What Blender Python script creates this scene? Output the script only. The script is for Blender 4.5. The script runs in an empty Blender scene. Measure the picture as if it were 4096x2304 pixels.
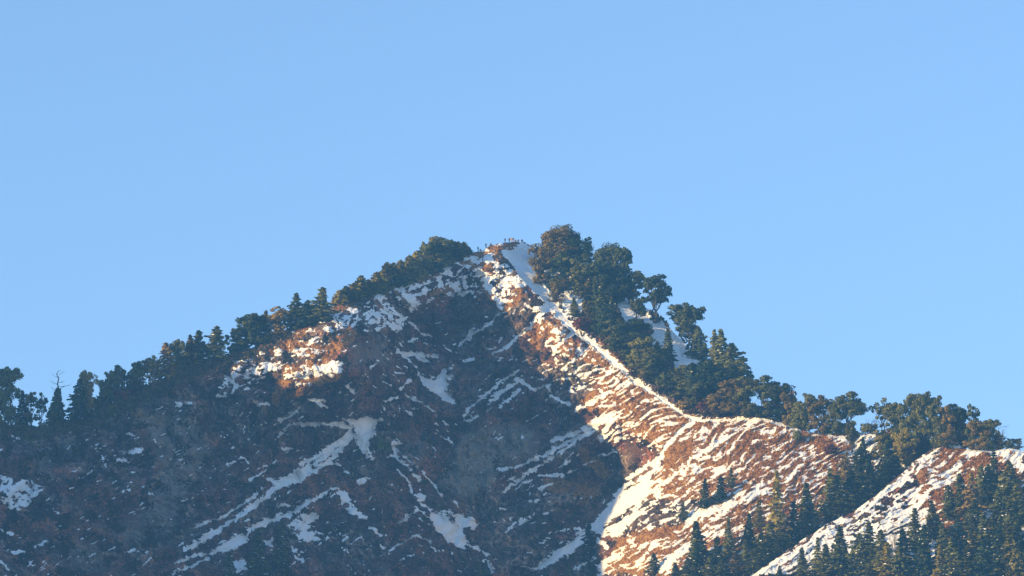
import bpy, bmesh, math, random
import numpy as np
from mathutils import Vector, Matrix

scene = bpy.context.scene
COL = scene.collection
R = math.radians

# ------------------------------------------------------------------ camera, sky, sun, exposure
PITCH = R(14.0)                       # the camera looks up at the peak from the valley
FPX = 19190.0                         # focal length in photo pixels (4096 wide)
CAM_Z = 1.7
cam_data = bpy.data.cameras.new('camera')
cam_data.sensor_width = 36.0
cam_data.lens = 36.0 * FPX / 4096.0
cam_data.clip_start = 1.0
cam_data.clip_end = 60000.0
cam = bpy.data.objects.new('camera', cam_data)
COL.objects.link(cam)
cam.location = (0, 0, CAM_Z)
cam.rotation_euler = (math.pi / 2 + PITCH, 0, 0)
scene.camera = cam

SUN_AZ = R(27.0)                      # the sun stands to the left, a little in front of the face
SUN_EL = R(11.5)
SUN = Vector((-math.cos(SUN_EL) * math.cos(SUN_AZ), -math.cos(SUN_EL) * math.sin(SUN_AZ), math.sin(SUN_EL)))
world = bpy.data.worlds.new('World')
scene.world = world
world.use_nodes = True
wn, wl = world.node_tree.nodes, world.node_tree.links
wn.clear()
w_out = wn.new('ShaderNodeOutputWorld')
w_bg = wn.new('ShaderNodeBackground')
w_sky = wn.new('ShaderNodeTexSky')
w_sky.sky_type = 'NISHITA'
w_sky.sun_disc = False
w_sky.sun_elevation = SUN_EL
w_sky.sun_rotation = math.atan2(SUN.x, SUN.y)
w_sky.altitude = 2500.0
w_sky.air_density = 1.0
w_sky.dust_density = 0.3
w_sky.ozone_density = 2.0
w_bg.inputs['Strength'].default_value = 0.15
wl.new(w_sky.outputs['Color'], w_bg.inputs['Color'])
wl.new(w_bg.outputs['Background'], w_out.inputs['Surface'])

sun_data = bpy.data.lights.new('sun', 'SUN')
sun_data.energy = 4.6
sun_data.angle = R(0.5)
sun_data.color = (1.0, 0.70, 0.28)
sun = bpy.data.objects.new('sun', sun_data)
COL.objects.link(sun)
sun.rotation_euler = (-SUN).to_track_quat('-Z', 'Y').to_euler()

scene.view_settings.view_transform = 'Standard'
scene.view_settings.look = 'None'
scene.view_settings.exposure = 1.12
scene.view_settings.gamma = 1.0
scene.cycles.max_bounces = 5
scene.cycles.diffuse_bounces = 3
scene.cycles.transparent_max_bounces = 4

HAZE_DENSITY = 0.00016

# ------------------------------------------------------------------ helpers
ST, CT = math.sin(PITCH), math.cos(PITCH)

def world_pt(u, v, y):
    """photo pixel (4096 wide) at world depth y -> world point(s)"""
    du = (np.asarray(u, float) - 2048.0) / FPX
    dv = (1152.0 - np.asarray(v, float)) / FPX
    t = y / (CT - dv * ST)
    return np.stack([du * t, t * (CT - dv * ST), CAM_Z + t * (ST + dv * CT)], axis=-1)

VIEWS = {'A': (0, 1100, .55205), 'B': (0, 1500, .5549), 'C': (1200, 850, .55205), 'D': (1200, 1504, .55205),
         'E': (2000, 850, .55205), 'F': (2696, 1504, .55205), 'G': (2400, 1400, .41408), 'H': (3296, 1700, .41688),
         'I': (2400, 1800, .3882), 'J': (2100, 880, .3589), 'K': (2400, 1250, .3882), 'L': (3200, 1500, .34783),
         'M': (0, 1400, .31056), 'N': (500, 1100, .34938), 'O': (1200, 900, .31056), 'P': (0, 0, 1.59006),
         'Q': (1800, 900, .15873)}

def uv(view, x, y):
    ox, oy, s = VIEWS[view]
    return ox + x * s, oy + y * s

_grad = np.random.RandomState(7).uniform(0, 2 * np.pi, 256)
_gx, _gy = np.cos(_grad), np.sin(_grad)

def gnoise(x, y, seed=0):
    xi = np.floor(x).astype(np.int64); yi = np.floor(y).astype(np.int64)
    fx = x - xi; fy = y - yi
    sx = fx * fx * fx * (fx * (fx * 6 - 15) + 10); sy = fy * fy * fy * (fy * (fy * 6 - 15) + 10)
    def g(ix, iy, dx, dy):
        h = (ix * 374761393 + iy * 668265263 + seed * 974634777) & 0xffffffff
        h = ((h ^ (h >> 13)) * 1274126177) & 0xffffffff
        k = (h ^ (h >> 16)) & 255
        return _gx[k] * dx + _gy[k] * dy
    a = g(xi, yi, fx, fy); b = g(xi + 1, yi, fx - 1, fy)
    c = g(xi, yi + 1, fx, fy - 1); d = g(xi + 1, yi + 1, fx - 1, fy - 1)
    return ((a + sx * (b - a)) * (1 - sy) + (c + sx * (d - c)) * sy) * 1.5

def fbm(x, y, seed=0, octaves=4, gain=0.5, ridged=False):
    s = 0.0; amp = 1.0; tot = 0.0
    for k in range(octaves):
        n = gnoise(x * 2 ** k, y * 2 ** k, seed + k * 17)
        if ridged:
            n = 1 - 2 * np.abs(n)
        s = s + amp * n; tot += amp; amp *= gain
    return s / tot

def smooth(a, b, x):
    t = np.clip((x - a) / (b - a), 0, 1)
    return t * t * (3 - 2 * t)

def link_mesh(name, verts, faces, mats, parent=None, mat_idx=None, smooth_shade=False):
    """faces: (n,3) or (n,4) int array, or a list of such arrays"""
    me = bpy.data.meshes.new(name)
    fl = faces if isinstance(faces, list) else [faces]
    fl = [np.asarray(f, np.int32) for f in fl if len(f)]
    loops = np.concatenate([f.ravel() for f in fl])
    tot = np.concatenate([np.full(len(f), f.shape[1], np.int32) for f in fl])
    start = np.concatenate([[0], np.cumsum(tot)[:-1]]).astype(np.int32)
    me.vertices.add(len(verts)); me.vertices.foreach_set('co', np.asarray(verts, np.float32).ravel())
    me.loops.add(len(loops)); me.loops.foreach_set('vertex_index', loops)
    me.polygons.add(len(tot)); me.polygons.foreach_set('loop_start', start); me.polygons.foreach_set('loop_total', tot)
    for m in (mats if isinstance(mats, (list, tuple)) else [mats]):
        me.materials.append(m)
    if mat_idx is not None:
        me.polygons.foreach_set('material_index', np.asarray(mat_idx, np.int32))
    me.polygons.foreach_set('use_smooth', np.full(len(tot), bool(smooth_shade)))
    me.update(calc_edges=True)
    o = bpy.data.objects.new(name, me)
    COL.objects.link(o)
    if parent is not None:
        o.parent = parent
    return o

def tag(o, label=None, cat=None, group=None, kind=None):
    if label: o['label'] = label
    if cat: o['category'] = cat
    if group: o['group'] = group
    if kind: o['kind'] = kind
    return o

def new_mat(name):
    m = bpy.data.materials.new(name); m.use_nodes = True
    nt = m.node_tree; nt.nodes.clear()
    out = nt.nodes.new('ShaderNodeOutputMaterial'); b = nt.nodes.new('ShaderNodeBsdfPrincipled')
    b.inputs['Roughness'].default_value = 0.9
    b.inputs['Specular IOR Level'].default_value = 0.15
    nt.links.new(b.outputs[0], out.inputs[0])
    return m, nt, b

def N_(nt, kind, **kw):
    n = nt.nodes.new(kind)
    for k, v in kw.items():
        if k.startswith('i_'):
            n.inputs[k[2:].replace('_', ' ')].default_value = v
        else:
            setattr(n, k, v)
    return n

def ramp(nt, stops, fac=None):
    r = nt.nodes.new('ShaderNodeValToRGB')
    el = r.color_ramp.elements
    while len(el) < len(stops):
        el.new(0.5)
    for e, (p, c) in zip(el, stops):
        e.position = p; e.color = (*c, 1) if len(c) == 3 else c
    if fac is not None:
        nt.links.new(fac, r.inputs[0])
    return r
# ------------------------------------------------------------------ terrain: depth field of the mountain face
# crest of the ground against the sky (photo pixels)
SKY_U, SKY_V = np.array([
    (-1200, 2080), (-700, 1860), (-300, 1740), (0, 1696), (150, 1715), (265, 1690), (386, 1652), (469, 1613), (552, 1580), (607, 1540),
    (690, 1508), (773, 1464), (856, 1440), (938, 1415), (1032, 1388), (1075, 1345), (1100, 1330), (1132, 1326), (1214, 1293), (1255, 1270), (1310, 1236),
    (1393, 1209), (1465, 1181), (1531, 1165), (1586, 1148), (1642, 1126), (1697, 1098), (1752, 1065), (1807, 1040), (1862, 1016),
    (1907, 1007), (1940, 996), (1955, 986), (1973, 980), (2006, 974), (2020, 969), (2056, 968), (2095, 967), (2116, 980), (2138, 999), (2250, 1035), (2350, 1090),
    (2450, 1150), (2560, 1215), (2657, 1281), (2690, 1325), (2734, 1369), (2806, 1452), (2880, 1530), (2960, 1600), (3050, 1655), (3150, 1698),
    (3250, 1735), (3290, 1738), (3380, 1741), (3430, 1730), (3513, 1739), (3600, 1742), (3700, 1752), (3760, 1768), (3795, 1765), (3828, 1769), (3861, 1795),
    (3938, 1805), (4021, 1797), (4049, 1794), (4096, 1805), (4400, 1850), (4900, 1960), (5400, 2150)], float).T
# crest of the main ridge (lit face below, shaded flank above and behind)
RID_U, RID_V = np.array([
    (2000, 970), (2060, 1095), (2110, 1150), (2194, 1231), (2238, 1275), (2304, 1319), (2359, 1358), (2414, 1408), (2486, 1457), (2552, 1518),
    (2607, 1562), (2662, 1606), (2734, 1648), (2806, 1669), (2889, 1675), (3016, 1675), (3082, 1692), (3165, 1717), (3204, 1725), (3250, 1740)], float).T
# crest of the near snowy spur at the lower right
SPU_U, SPU_V = np.array([
    (2700, 2560), (2860, 2430), (3027, 2304), (3071, 2271), (3138, 2222), (3220, 2161), (3320, 2100), (3414, 2056), (3524, 1973), (3607, 1901),
    (3690, 1830), (3745, 1791), (3795, 1762)], float).T

CTRL = np.array([
    # crest, left arm
    (-1200, 2080, -130), (-600, 1850, -112), (-300, 1750, -95), (0, 1690, -60), (300, 1680, -56), (600, 1540, -56), (900, 1425, -54), (1130, 1320, -54), (1370, 1215, -46),  # unseen outer points pulled forward to block sun from the lower face
    (1500, 1170, -34), (1640, 1122, -20), (1860, 1014, -4), (2060, 966, 0), (2130, 985, 2),
    # left arm, inner wall
    (-600, 2300, -140), (-300, 2100, -112), (-300, 2450, -118), (0, 2000, -74), (0, 2400, -80), (400, 1850, -50), (500, 2200, -48), (500, 2480, -54), (850, 1700, -36), (900, 2000, -24), (900, 2350, -26),
    # shoulder
    (1000, 1500, -46), (1120, 1480, -50), (1200, 1400, -53), (1300, 1520, -54), (1410, 1370, -54), (1430, 1480, -53), (1520, 1500, -22), (1600, 1500, -4), (1440, 1680, -10), (1000, 1600, -40), (1150, 1640, -28),
    (1600, 1250, -13), (1390, 1290, -50), (1520, 1370, -26),
    # middle ribs and the gully
    (1430, 1760, -4), (1430, 1950, 2), (1200, 1850, -10), (1150, 2100, -4), (1650, 1400, 10), (1760, 1550, 20), (1800, 1800, 27), (1850, 2100, 36), (1900, 2350, 40),
    (1560, 2000, 10), (1620, 1750, 12), (1350, 2300, 6), (1600, 2300, 14), (1850, 1200, 12), (1900, 1090, 3),
    # right wall of the bowl
    (2000, 1260, 4), (2085, 1160, -7), (2010, 1210, -4), (2190, 1240, -8), (2120, 1330, 0), (2130, 1450, 8), (2000, 1600, 22), (2200, 1600, 15), (2220, 1900, 30),
    (2050, 1900, 34), (2100, 2200, 42), (2300, 2200, 38), (2420, 1840, 25), (2490, 1930, 20), (2400, 2080, 27), (2200, 2400, 46), (2420, 2300, 24),
    # main ridge and lit flank
    (2300, 1330, -11), (2420, 1430, -15), (2550, 1530, -20), (2740, 1660, -28), (2300, 1480, -4), (2480, 1680, -10), (2600, 1790, -14), (2400, 1620, -4),
    (2640, 1920, -16), (2880, 1690, -34), (3040, 1690, -38), (3204, 1740, -42), (2900, 2000, -46), (2720, 2120, -36), (2540, 2140, -12), (2580, 2320, -26), (2500, 2420, -6), (2800, 2350, -50),
    (3100, 1980, -50), (3300, 1790, -45), (3500, 1745, -46), (3500, 1850, -48), (3300, 2000, -50), (3100, 2200, -52), (3700, 1760, -50),
    # near spur
    (3795, 1770, -52), (4096, 1810, -58), (4400, 1860, -62), (5000, 2000, -60), (3650, 1900, -54), (3700, 2050, -58), (3950, 2050, -66), (4096, 2300, -76), (3500, 2200, -60),
    (3300, 2350, -58), (4400, 2300, -80), (5000, 2450, -80)], float)

SLOPE = 0.088                        # metres of depth per photo pixel: about fifty degrees

def tps_fit(c):
    p = c[:, :2] / 1000.0; n = len(p)
    d2 = ((p[:, None] - p[None]) ** 2).sum(-1)
    K = np.where(d2 > 0, d2 * np.log(d2 + 1e-12), 0) * 0.5 + np.eye(n) * 0.002
    Pm = np.hstack([np.ones((n, 1)), p])
    Amat = np.block([[K, Pm], [Pm.T, np.zeros((3, 3))]])
    return p, np.linalg.solve(Amat, np.concatenate([c[:, 2], np.zeros(3)]))

TP, TW = tps_fit(CTRL)

def tps(u, v):
    x = (u / 1000.0).ravel(); y = (v / 1000.0).ravel()
    out = TW[len(TP)] + TW[len(TP) + 1] * x + TW[len(TP) + 2] * y
    for (px, py), w in zip(TP, TW):
        d2 = (x - px) ** 2 + (y - py) ** 2
        out = out + w * 0.5 * d2 * np.log(d2 + 1e-12)
    return out.reshape(u.shape)

def spur_side(u, v):
    """1 on the near snowy spur, 0 on the slope behind it"""
    vr = np.interp(u, SPU_U, SPU_V, left=9999, right=-9999)
    return smooth(-7, 5, (v - vr) * 0.72)

def depth(u, v):
    o = tps(u, v)
    vm = np.interp(u, RID_U, RID_V, left=-9999, right=-9999)
    d = np.clip(vm - v, 0, 600) * 0.72 * 0.0805
    steep = np.interp(u, [1990, 2100, 2700, 2900, 3250], [1.0, 1.5, 1.5, 2.0, 2.0])
    o = o + d * steep
    o = o - 24 * spur_side(u, v)
    return 1500.0 - SLOPE * (v - 970.0) + o

STEP = 3.2
US = np.arange(-330, 4430, STEP)
NROW = 440
VT = np.interp(US, SKY_U, SKY_V)
jag = fbm(US / 38.0, US * 0, 5, 4) * 5.0
VT = VT + jag * np.where((US > 2150) & (US < 3250), 0.5, 1.0)
SROW = np.linspace(0, 1, NROW) ** 1.05
VBOT = 2420.0
U = np.repeat(US[None], NROW, 0)
V = VT[None] + SROW[:, None] * (VBOT - VT[None])
Y = depth(U, V)
# buttresses and hollows
butt = fbm(U / 250 + .35 * gnoise(U / 120, V / 120, 611), V / 330, 600, 4, .55, True) * 7.5 + fbm(U / 95, V / 120, 620, 3) * 3.6
Y = Y - butt * smooth(5, 90, V - VT[None]) * smooth(2750, 2250, U) * smooth(0, 60, np.where(U > 1990, V - np.interp(U, RID_U, RID_V, right=-9999), 999))
P = world_pt(U, V, Y)

def normals(Pg):
    a = np.gradient(Pg, axis=1); b = np.gradient(Pg, axis=0)
    n = np.cross(a, b)
    n /= np.linalg.norm(n, axis=-1, keepdims=True) + 1e-9
    flip = np.sign(-n[..., 1:2]); flip[flip == 0] = 1
    return n * flip

N0 = normals(P)
# ------------------------------------------------------------------ where the snow lies, where grass and bare rock show
# (view, kind, strength, width in photo px, points)   s = stroke, p = patch
SNOW = [
    # summit and the smooth shaded face right of it
    ('C', 'p', 1.04, 0, '1450,270 1660,250 1720,330 1720,430 1760,500 1830,600 1920,740 2000,820 2060,870 2010,850 1900,765 1800,690 1700,590 1640,540 1580,470 1530,380 1470,320'),
    ('C', 's', 1.1, 24, '1870,745 1960,830 2040,890 2160,980 2240,1060 2330,1130 2420,1200 2536,1290'),
    ('G', 's', 1.1, 16, '320,300 420,360 520,420 640,510 760,590 860,650 960,688'),
    ('C', 'p', .66, 0, '1330,500 1560,450 1660,540 1570,590 1510,670 1450,710 1410,630 1360,560'),
    ('C', 'p', .44, 0, '1030,400 1200,330 1400,300 1460,330 1570,440 1400,500 1350,560 1250,620 1100,610 1020,560 970,480'),
    ('C', 'p', .6, 0, '1280,280 1400,235 1540,225 1640,215 1660,250 1500,290 1400,285'),
    ('C', 'p', .4, 0, '640,580 720,540 830,520 960,520 930,600 880,670 800,720 700,640'),
    ('C', 's', 1, 12, '860,585 850,660 945,628'), ('C', 's', .9, 9, '845,545 940,500'),
    ('C', 'p', .5, 0, '300,700 460,690 560,600 640,620 680,700 800,790 720,860 560,850 480,860 330,830 220,880 300,760'),
    ('C', 's', .9, 12, '640,680 700,740 765,775'), ('C', 's', .8, 8, '780,790 860,850 940,900'), ('C', 's', .9, 9, '880,880 955,890'),
    ('C', 's', .9, 7, '590,572 700,545 830,490 960,420'),
    # shoulder
    ('N', 'p', .5, 0, '1820,830 2000,760 2100,700 2250,740 2400,780 2300,880 2100,950 1850,950 1640,930 1450,1000 1260,1000 1350,985 1560,900 1640,920'),
    ('N', 'p', .5, 0, '1150,1120 1230,1120 1260,1060 1500,1000 1800,1000 1900,1060 1750,1120 1600,1180 1450,1250 1300,1330 1220,1300 1080,1320 1120,1200'),
    ('N', 'p', .55, 0, '1830,1060 2200,980 2450,1000 2500,1080 2450,1150 2200,1180 2000,1280 1900,1200 1800,1160'),
    ('N', 's', .8, 9, '1050,1385 1140,1365 1230,1340'), ('N', 's', .9, 9, '1260,1000 1420,990 1560,900 1700,960'),
    ('N', 'p', .27, 0, '1800,650 2000,560 2250,480 2576,350 2576,600 2300,660 2000,700'), ('N', 's', .9, 14, '2010,1180 2200,1090 2350,1020 2480,1040'),
    # bowl
    ('C', 's', 1, 13, '700,1010 760,1030 830,1030 920,1045 1005,1040'), ('C', 's', .9, 9, '700,1010 770,1060 830,1120'), ('C', 's', 1, 10, '830,1040 880,1065 930,1080'),
    ('C', 'p', 1.1, 0, '840,1160 900,1190 980,1210 1030,1140 1110,1120 1060,1170 1140,1180 1070,1210 1090,1300 1040,1290 1120,1360 1130,1400 1050,1370 930,1290 860,1220'),
    ('C', 's', .9, 9, '720,1280 790,1215'), ('C', 's', .9, 10, '605,1370 690,1340'), ('C', 's', .9, 9, '330,1250 390,1300'), ('C', 's', .9, 9, '60,1350 180,1360'),
    ('C', 's', .8, 8, '120,1370 200,1430'), ('C', 's', 1, 6, '760,1320 880,1390 960,1440'), ('C', 's', 1, 8, '1150,970 1240,880 1320,850 1400,780 1440,730'),
    ('C', 's', 1, 12, '1250,850 1220,920'), ('C', 's', 1, 11, '1400,1020 1470,1000 1560,920 1620,860 1720,770 1800,700'), ('C', 's', .9, 8, '1350,985 1405,985'),
    ('C', 's', 1, 9, '1200,1440 1290,1380 1400,1270 1500,1200 1590,1145'), ('C', 's', 1, 9, '1350,1400 1480,1300 1600,1210'), ('C', 's', .9, 9, '1450,1410 1590,1290'),
    ('C', 's', 1, 13, '1600,1210 1680,1280 1810,1250'), ('C', 's', .9, 8, '1810,1250 1810,1320 1900,1380 1960,1390'), ('C', 's', .9, 6, '1820,1230 1890,1205 1965,1205'),
    ('C', 's', .9, 13, '2000,1430 2100,1390 2250,1290'), ('C', 's', .8, 7, '500,1130 555,1090'), ('C', 's', .8, 6, '780,935 850,915'), ('C', 's', .8, 6, '1180,1080 1260,1070'),
    ('C', 's', .8, 6, '1340,830 1400,800'), ('C', 's', .9, 6, '1640,670 1690,710 1790,710'), ('C', 's', .8, 12, '1690,700 1800,680 1880,730'),
    # rugged lit band beside the main ridge
    ('C', 'p', .27, 0, '1700,740 1800,690 2100,900 2300,1080 2536,1290 2536,1440 2200,1440 2280,1300 2100,1300 1950,1330 1990,1200 1850,1100 1750,900'),
    ('C', 's', .95, 18, '1850,980 1910,930 1985,870'), ('C', 's', .9, 8, '1980,1060 2090,980'), ('C', 'p', .6, 0, '2270,1140 2400,1200 2460,1270 2350,1330 2250,1270'),
    ('C', 's', .95, 16, '1720,760 1800,690 1830,720'), ('C', 's', .8, 8, '1850,1070 1890,1035'), ('C', 's', .8, 9, '2000,1310 2060,1240'),
    ('G', 'p', .30, 0, '0,200 100,180 500,420 800,640 720,760 600,1000 400,900 0,880'), ('G', 's', .9, 12, '0,300 60,250 130,200'), ('G', 's', .9, 16, '0,830 100,720 190,610'),
    # lit flank under the long crest
    ('P', 'p', .40, 0, '1730,1050 1900,1062 2040,1095 2180,1104 2240,1112 2240,1200 2150,1290 1950,1449 1500,1449 1550,1380 1650,1250 1640,1200 1730,1080'),
    ('G', 's', 1, 20, '960,665 800,760 640,930 560,1100'), ('G', 's', .9, 18, '1500,690 1300,800 900,1050 560,1350 300,1449'), ('G', 's', .95, 12, '960,690 1300,670 1560,680 1800,740 1920,790'),
    ('I', 'p', .80, 0, '0,680 160,480 300,390 430,310 680,310 900,150 1200,0 1130,130 700,430 300,760 270,850 60,910 0,880'),
    ('I', 's', .95, 16, '0,700 120,580 200,470 400,370'), ('I', 's', .9, 30, '440,330 560,200 640,60'), ('I', 's', .85, 26, '640,1250 900,1000 1100,880 1290,860'), ('I', 's', .85, 20, '880,740 1050,660 1300,560 1500,520'),
    ('I', 'p', .8, 0, '900,620 1080,610 1300,520 1700,330 1740,450 1500,560 1200,700 1000,800 900,720'), ('L', 's', .95, 16, '600,900 640,780 700,700'), ('L', 'p', .6, 0, '160,690 480,710 900,680 1000,800 1000,950 850,1050 800,800 560,760 300,780'),
    ('H', 's', .95, 22, '130,440 200,330 330,200'), ('H', 's', .95, 22, '520,500 640,440 780,400'), ('H', 's', .9, 14, '340,790 420,740'),
    # lower centre
    ('D', 's', 1, 15, '0,760 100,690 240,590 380,420'), ('D', 's', 1, 14, '0,640 120,590 250,490 370,400'),
    ('D', 'p', 1.15, 0, '270,290 400,310 490,290 600,310 530,360 550,400 510,460 500,540 510,570 450,540 420,470 390,400 370,350'), ('D', 's', 1, 11, '0,340 120,350 270,340 370,370'),
    ('D', 's', .9, 7, '390,440 440,520 520,600'), ('D', 's', .9, 6, '200,630 280,640 340,710 380,740'), ('D', 's', .9, 9, '420,770 490,740'),
    ('D', 'p', 1, 0, '690,460 730,480 680,500 710,560 720,610 620,600 670,560 660,500'), ('D', 's', 1, 6, '690,520 760,590 850,670 950,760 1030,880'), ('D', 's', .9, 12, '730,620 800,690 870,760'),
    ('D', 's', .9, 8, '700,690 760,740 800,820'), ('D', 's', .9, 16, '860,880 890,890'), ('D', 's', .8, 7, '800,830 850,900 930,980'),
    ('D', 'p', 1.15, 0, '930,980 1050,1010 1130,1080 1190,1130 1220,1200 1190,1260 1120,1230 1040,1180 980,1120 940,1060'),
    ('D', 'p', 1.1, 0, '1070,990 1170,1000 1230,1040 1310,1060 1250,1110 1190,1090 1180,1130 1110,1050'),
    ('D', 's', 1, 7, '710,1060 860,965'), ('D', 's', .9, 7, '860,970 930,1030'), ('D', 's', 1, 7, '650,1270 720,1220 840,1160'), ('D', 's', .9, 6, '850,1165 920,1180 980,1280'),
    ('D', 's', .9, 9, '720,1340 800,1305'), ('D', 's', 1, 11, '1220,1230 1370,1300'), ('D', 's', 1, 16, '1340,1330 1390,1420'),
    ('D', 's', 1, 9, '0,970 100,900 250,810'), ('D', 'p', .75, 0, '250,805 340,850 410,960 480,1030 420,1030 300,950'), ('D', 'p', .9, 0, '0,1000 100,985 130,1030 60,1080 100,1170 200,1190 60,1200 0,1200'),
    ('D', 's', .9, 10, '420,1030 480,1030'), ('D', 's', .9, 10, '510,1100 580,1160'), ('D', 's', .8, 7, '580,1230 640,1290'), ('D', 's', .8, 8, '300,1260 345,1270'), ('D', 's', .8, 8, '110,1130 200,1180'),
    ('D', 's', .95, 10, '1440,690 1560,660 1700,600'), ('D', 's', .95, 16, '1700,600 1830,540 2000,450 2150,390'), ('D', 's', .95, 11, '1480,840 1600,740 1750,640 1900,540 2000,480'),
    ('D', 's', 1, 14, '1830,470 1940,430 2030,400'), ('D', 's', .9, 34, '2070,400 2150,330 2270,290'), ('D', 's', .9, 7, '1560,820 1680,750'), ('D', 's', .9, 9, '1870,660 1960,610'),
    ('D', 's', .9, 10, '1740,730 1860,715'), ('D', 's', .9, 10, '1890,720 1980,690'), ('D', 's', .9, 10, '1740,820 1830,780'), ('D', 's', .9, 6, '2150,570 2300,550'), ('D', 's', .9, 6, '2060,640 2150,610'),
    ('D', 's', .9, 9, '1590,1080 1680,1030'), ('D', 's', .9, 6, '1490,1140 1550,1080 1610,1040'), ('D', 's', .8, 6, '1660,920 1760,900'), ('D', 's', .8, 8, '1890,1130 2030,1110'), ('D', 's', .8, 8, '1740,1210 1800,1180'),
    ('D', 'p', 1.1, 0, '1670,1430 1740,1360 1850,1270 1960,1200 2090,1080 2250,950 2400,800 2536,730 2536,900 2350,1000 2200,1080 2120,1130 2070,1220 1950,1290 1820,1370 1720,1420'),
    ('D', 's', .8, 12, '2380,740 2460,700 2536,630'), ('D', 's', .9, 12, '2290,870 2400,770'), ('D', 'p', .85, 0, '2130,1100 2250,1000 2536,880 2536,960 2380,1100 2350,1170 2200,1170 2150,1140'),
    ('D', 's', .9, 18, '2150,1180 2220,1230'), ('D', 's', .9, 11, '2000,1400 2140,1320'), ('D', 'p', 1, 0, '2140,1370 2250,1310 2230,1400 2190,1440'), ('D', 's', .9, 12, '1350,150 1480,110 1590,20'),
    ('D', 's', .9, 9, '1190,280 1260,210 1330,150'), ('D', 's', .9, 10, '1200,330 1295,290'), ('D', 's', .8, 8, '970,340 1010,360'), ('D', 's', .7, 8, '1080,460 1095,510'),
    # lower left
    ('B', 'p', .75, 0, '0,730 80,760 230,770 320,830 240,900 150,980 60,970 0,900'), ('B', 's', .9, 14, '900,565 1000,545'), ('B', 's', .9, 11, '840,620 905,610'), ('B', 's', .9, 7, '1630,650 1750,595'),
    ('B', 's', .9, 9, '1910,660 1990,620'), ('B', 's', .9, 6, '1790,770 1920,680'), ('B', 's', .8, 5, '1750,600 1800,650'), ('B', 's', .9, 9, '2040,535 2110,530'), ('B', 's', 1, 12, '2050,390 2110,355 2250,345 2450,360 2523,385'),
    ('B', 's', .9, 6, '1980,470 2030,420'), ('B', 's', .9, 9, '2010,320 2070,310'), ('B', 's', .9, 6, '2080,310 2150,240'), ('B', 's', 1, 8, '1370,1110 1600,1020 1750,930 1890,820'),
    ('B', 's', 1, 18, '1340,1260 1500,1160 1700,1040 1880,900 1970,830 2140,720 2300,620 2523,430'), ('B', 'p', 1, 0, '1920,750 2050,740 2230,620 2280,710 2130,790 1990,820'),
    ('B', 's', 1, 9, '1260,1360 1400,1300 1480,1290'), ('B', 'p', 1.05, 0, '1470,1300 1560,1240 1700,1150 1790,1150 1780,1220 1660,1260 1520,1300'), ('B', 's', 1, 20, '1790,1120 1900,1060 2090,1010'),
    ('B', 's', 1, 9, '2100,1010 2250,900 2420,810'), ('B', 'p', .85, 0, '2060,1080 2150,1020 2290,1010 2260,1060 2200,1090 2280,1160 2150,1190 2100,1130'), ('B', 's', .9, 8, '2420,810 2523,900'),
    ('B', 's', 1, 10, '1240,1440 1400,1370 1500,1330'), ('B', 'p', .9, 0, '1680,1350 1760,1330 1780,1400 1700,1440'), ('B', 's', .9, 8, '2000,940 2080,935'), ('B', 'p', 1, 0, '1900,1200 1960,1170 1960,1250 1920,1250'),
    ('B', 'p', .7, 0, '2100,1250 2200,1290 2180,1360 2100,1330'), ('B', 's', .9, 11, '0,1130 80,1150'), ('B', 's', .9, 12, '100,1280 180,1275'), ('B', 's', .9, 8, '250,1250 350,1200'), ('B', 's', .8, 8, '900,1280 990,1265'),
    ('B', 's', .7, 6, '930,420 1000,460'), ('B', 's', .8, 9, '1860,210 1940,210'), ('B', 's', .8, 9, '0,340 50,350'), ('B', 's', .8, 7, '60,440 140,460'), ('B', 's', .7, 6, '730,590 760,660'), ('B', 's', .8, 8, '890,850 945,835'),
    ('B', 's', .8, 9, '0,1350 60,1400'), ('B', 's', .7, 7, '380,960 420,1000'), ('B', 's', .7, 8, '1060,850 1110,860'), ('B', 's', .8, 7, '1270,200 1310,220'), ('B', 's', .8, 7, '1340,205 1380,210'),
    # flank behind the main ridge
    ('K', 'p', 1.1, 0, '180,0 260,0 300,60 400,80 520,90 640,100 780,220 900,340 1000,460 1060,560 950,560 860,620 780,600 700,400 560,380 530,330 560,200 400,140 250,100'),
    ('J', 'p', 1.1, 0, '1020,900 1150,880 1200,960 1380,1000 1400,1130 1560,1160 1700,1300 1850,1440 1420,1449 1400,1200 1100,1200'),
    ('J', 'p', .9, 0, '130,450 340,450 350,560 560,700 650,900 640,1150 440,1110 300,900'),
    # near spur
    ('H', 'p', .86, 0, '0,1010 300,850 660,570 950,310 1200,155 1360,215 1500,240 1919,225 1919,1449 -900,1449 -600,1400'),
]
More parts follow.
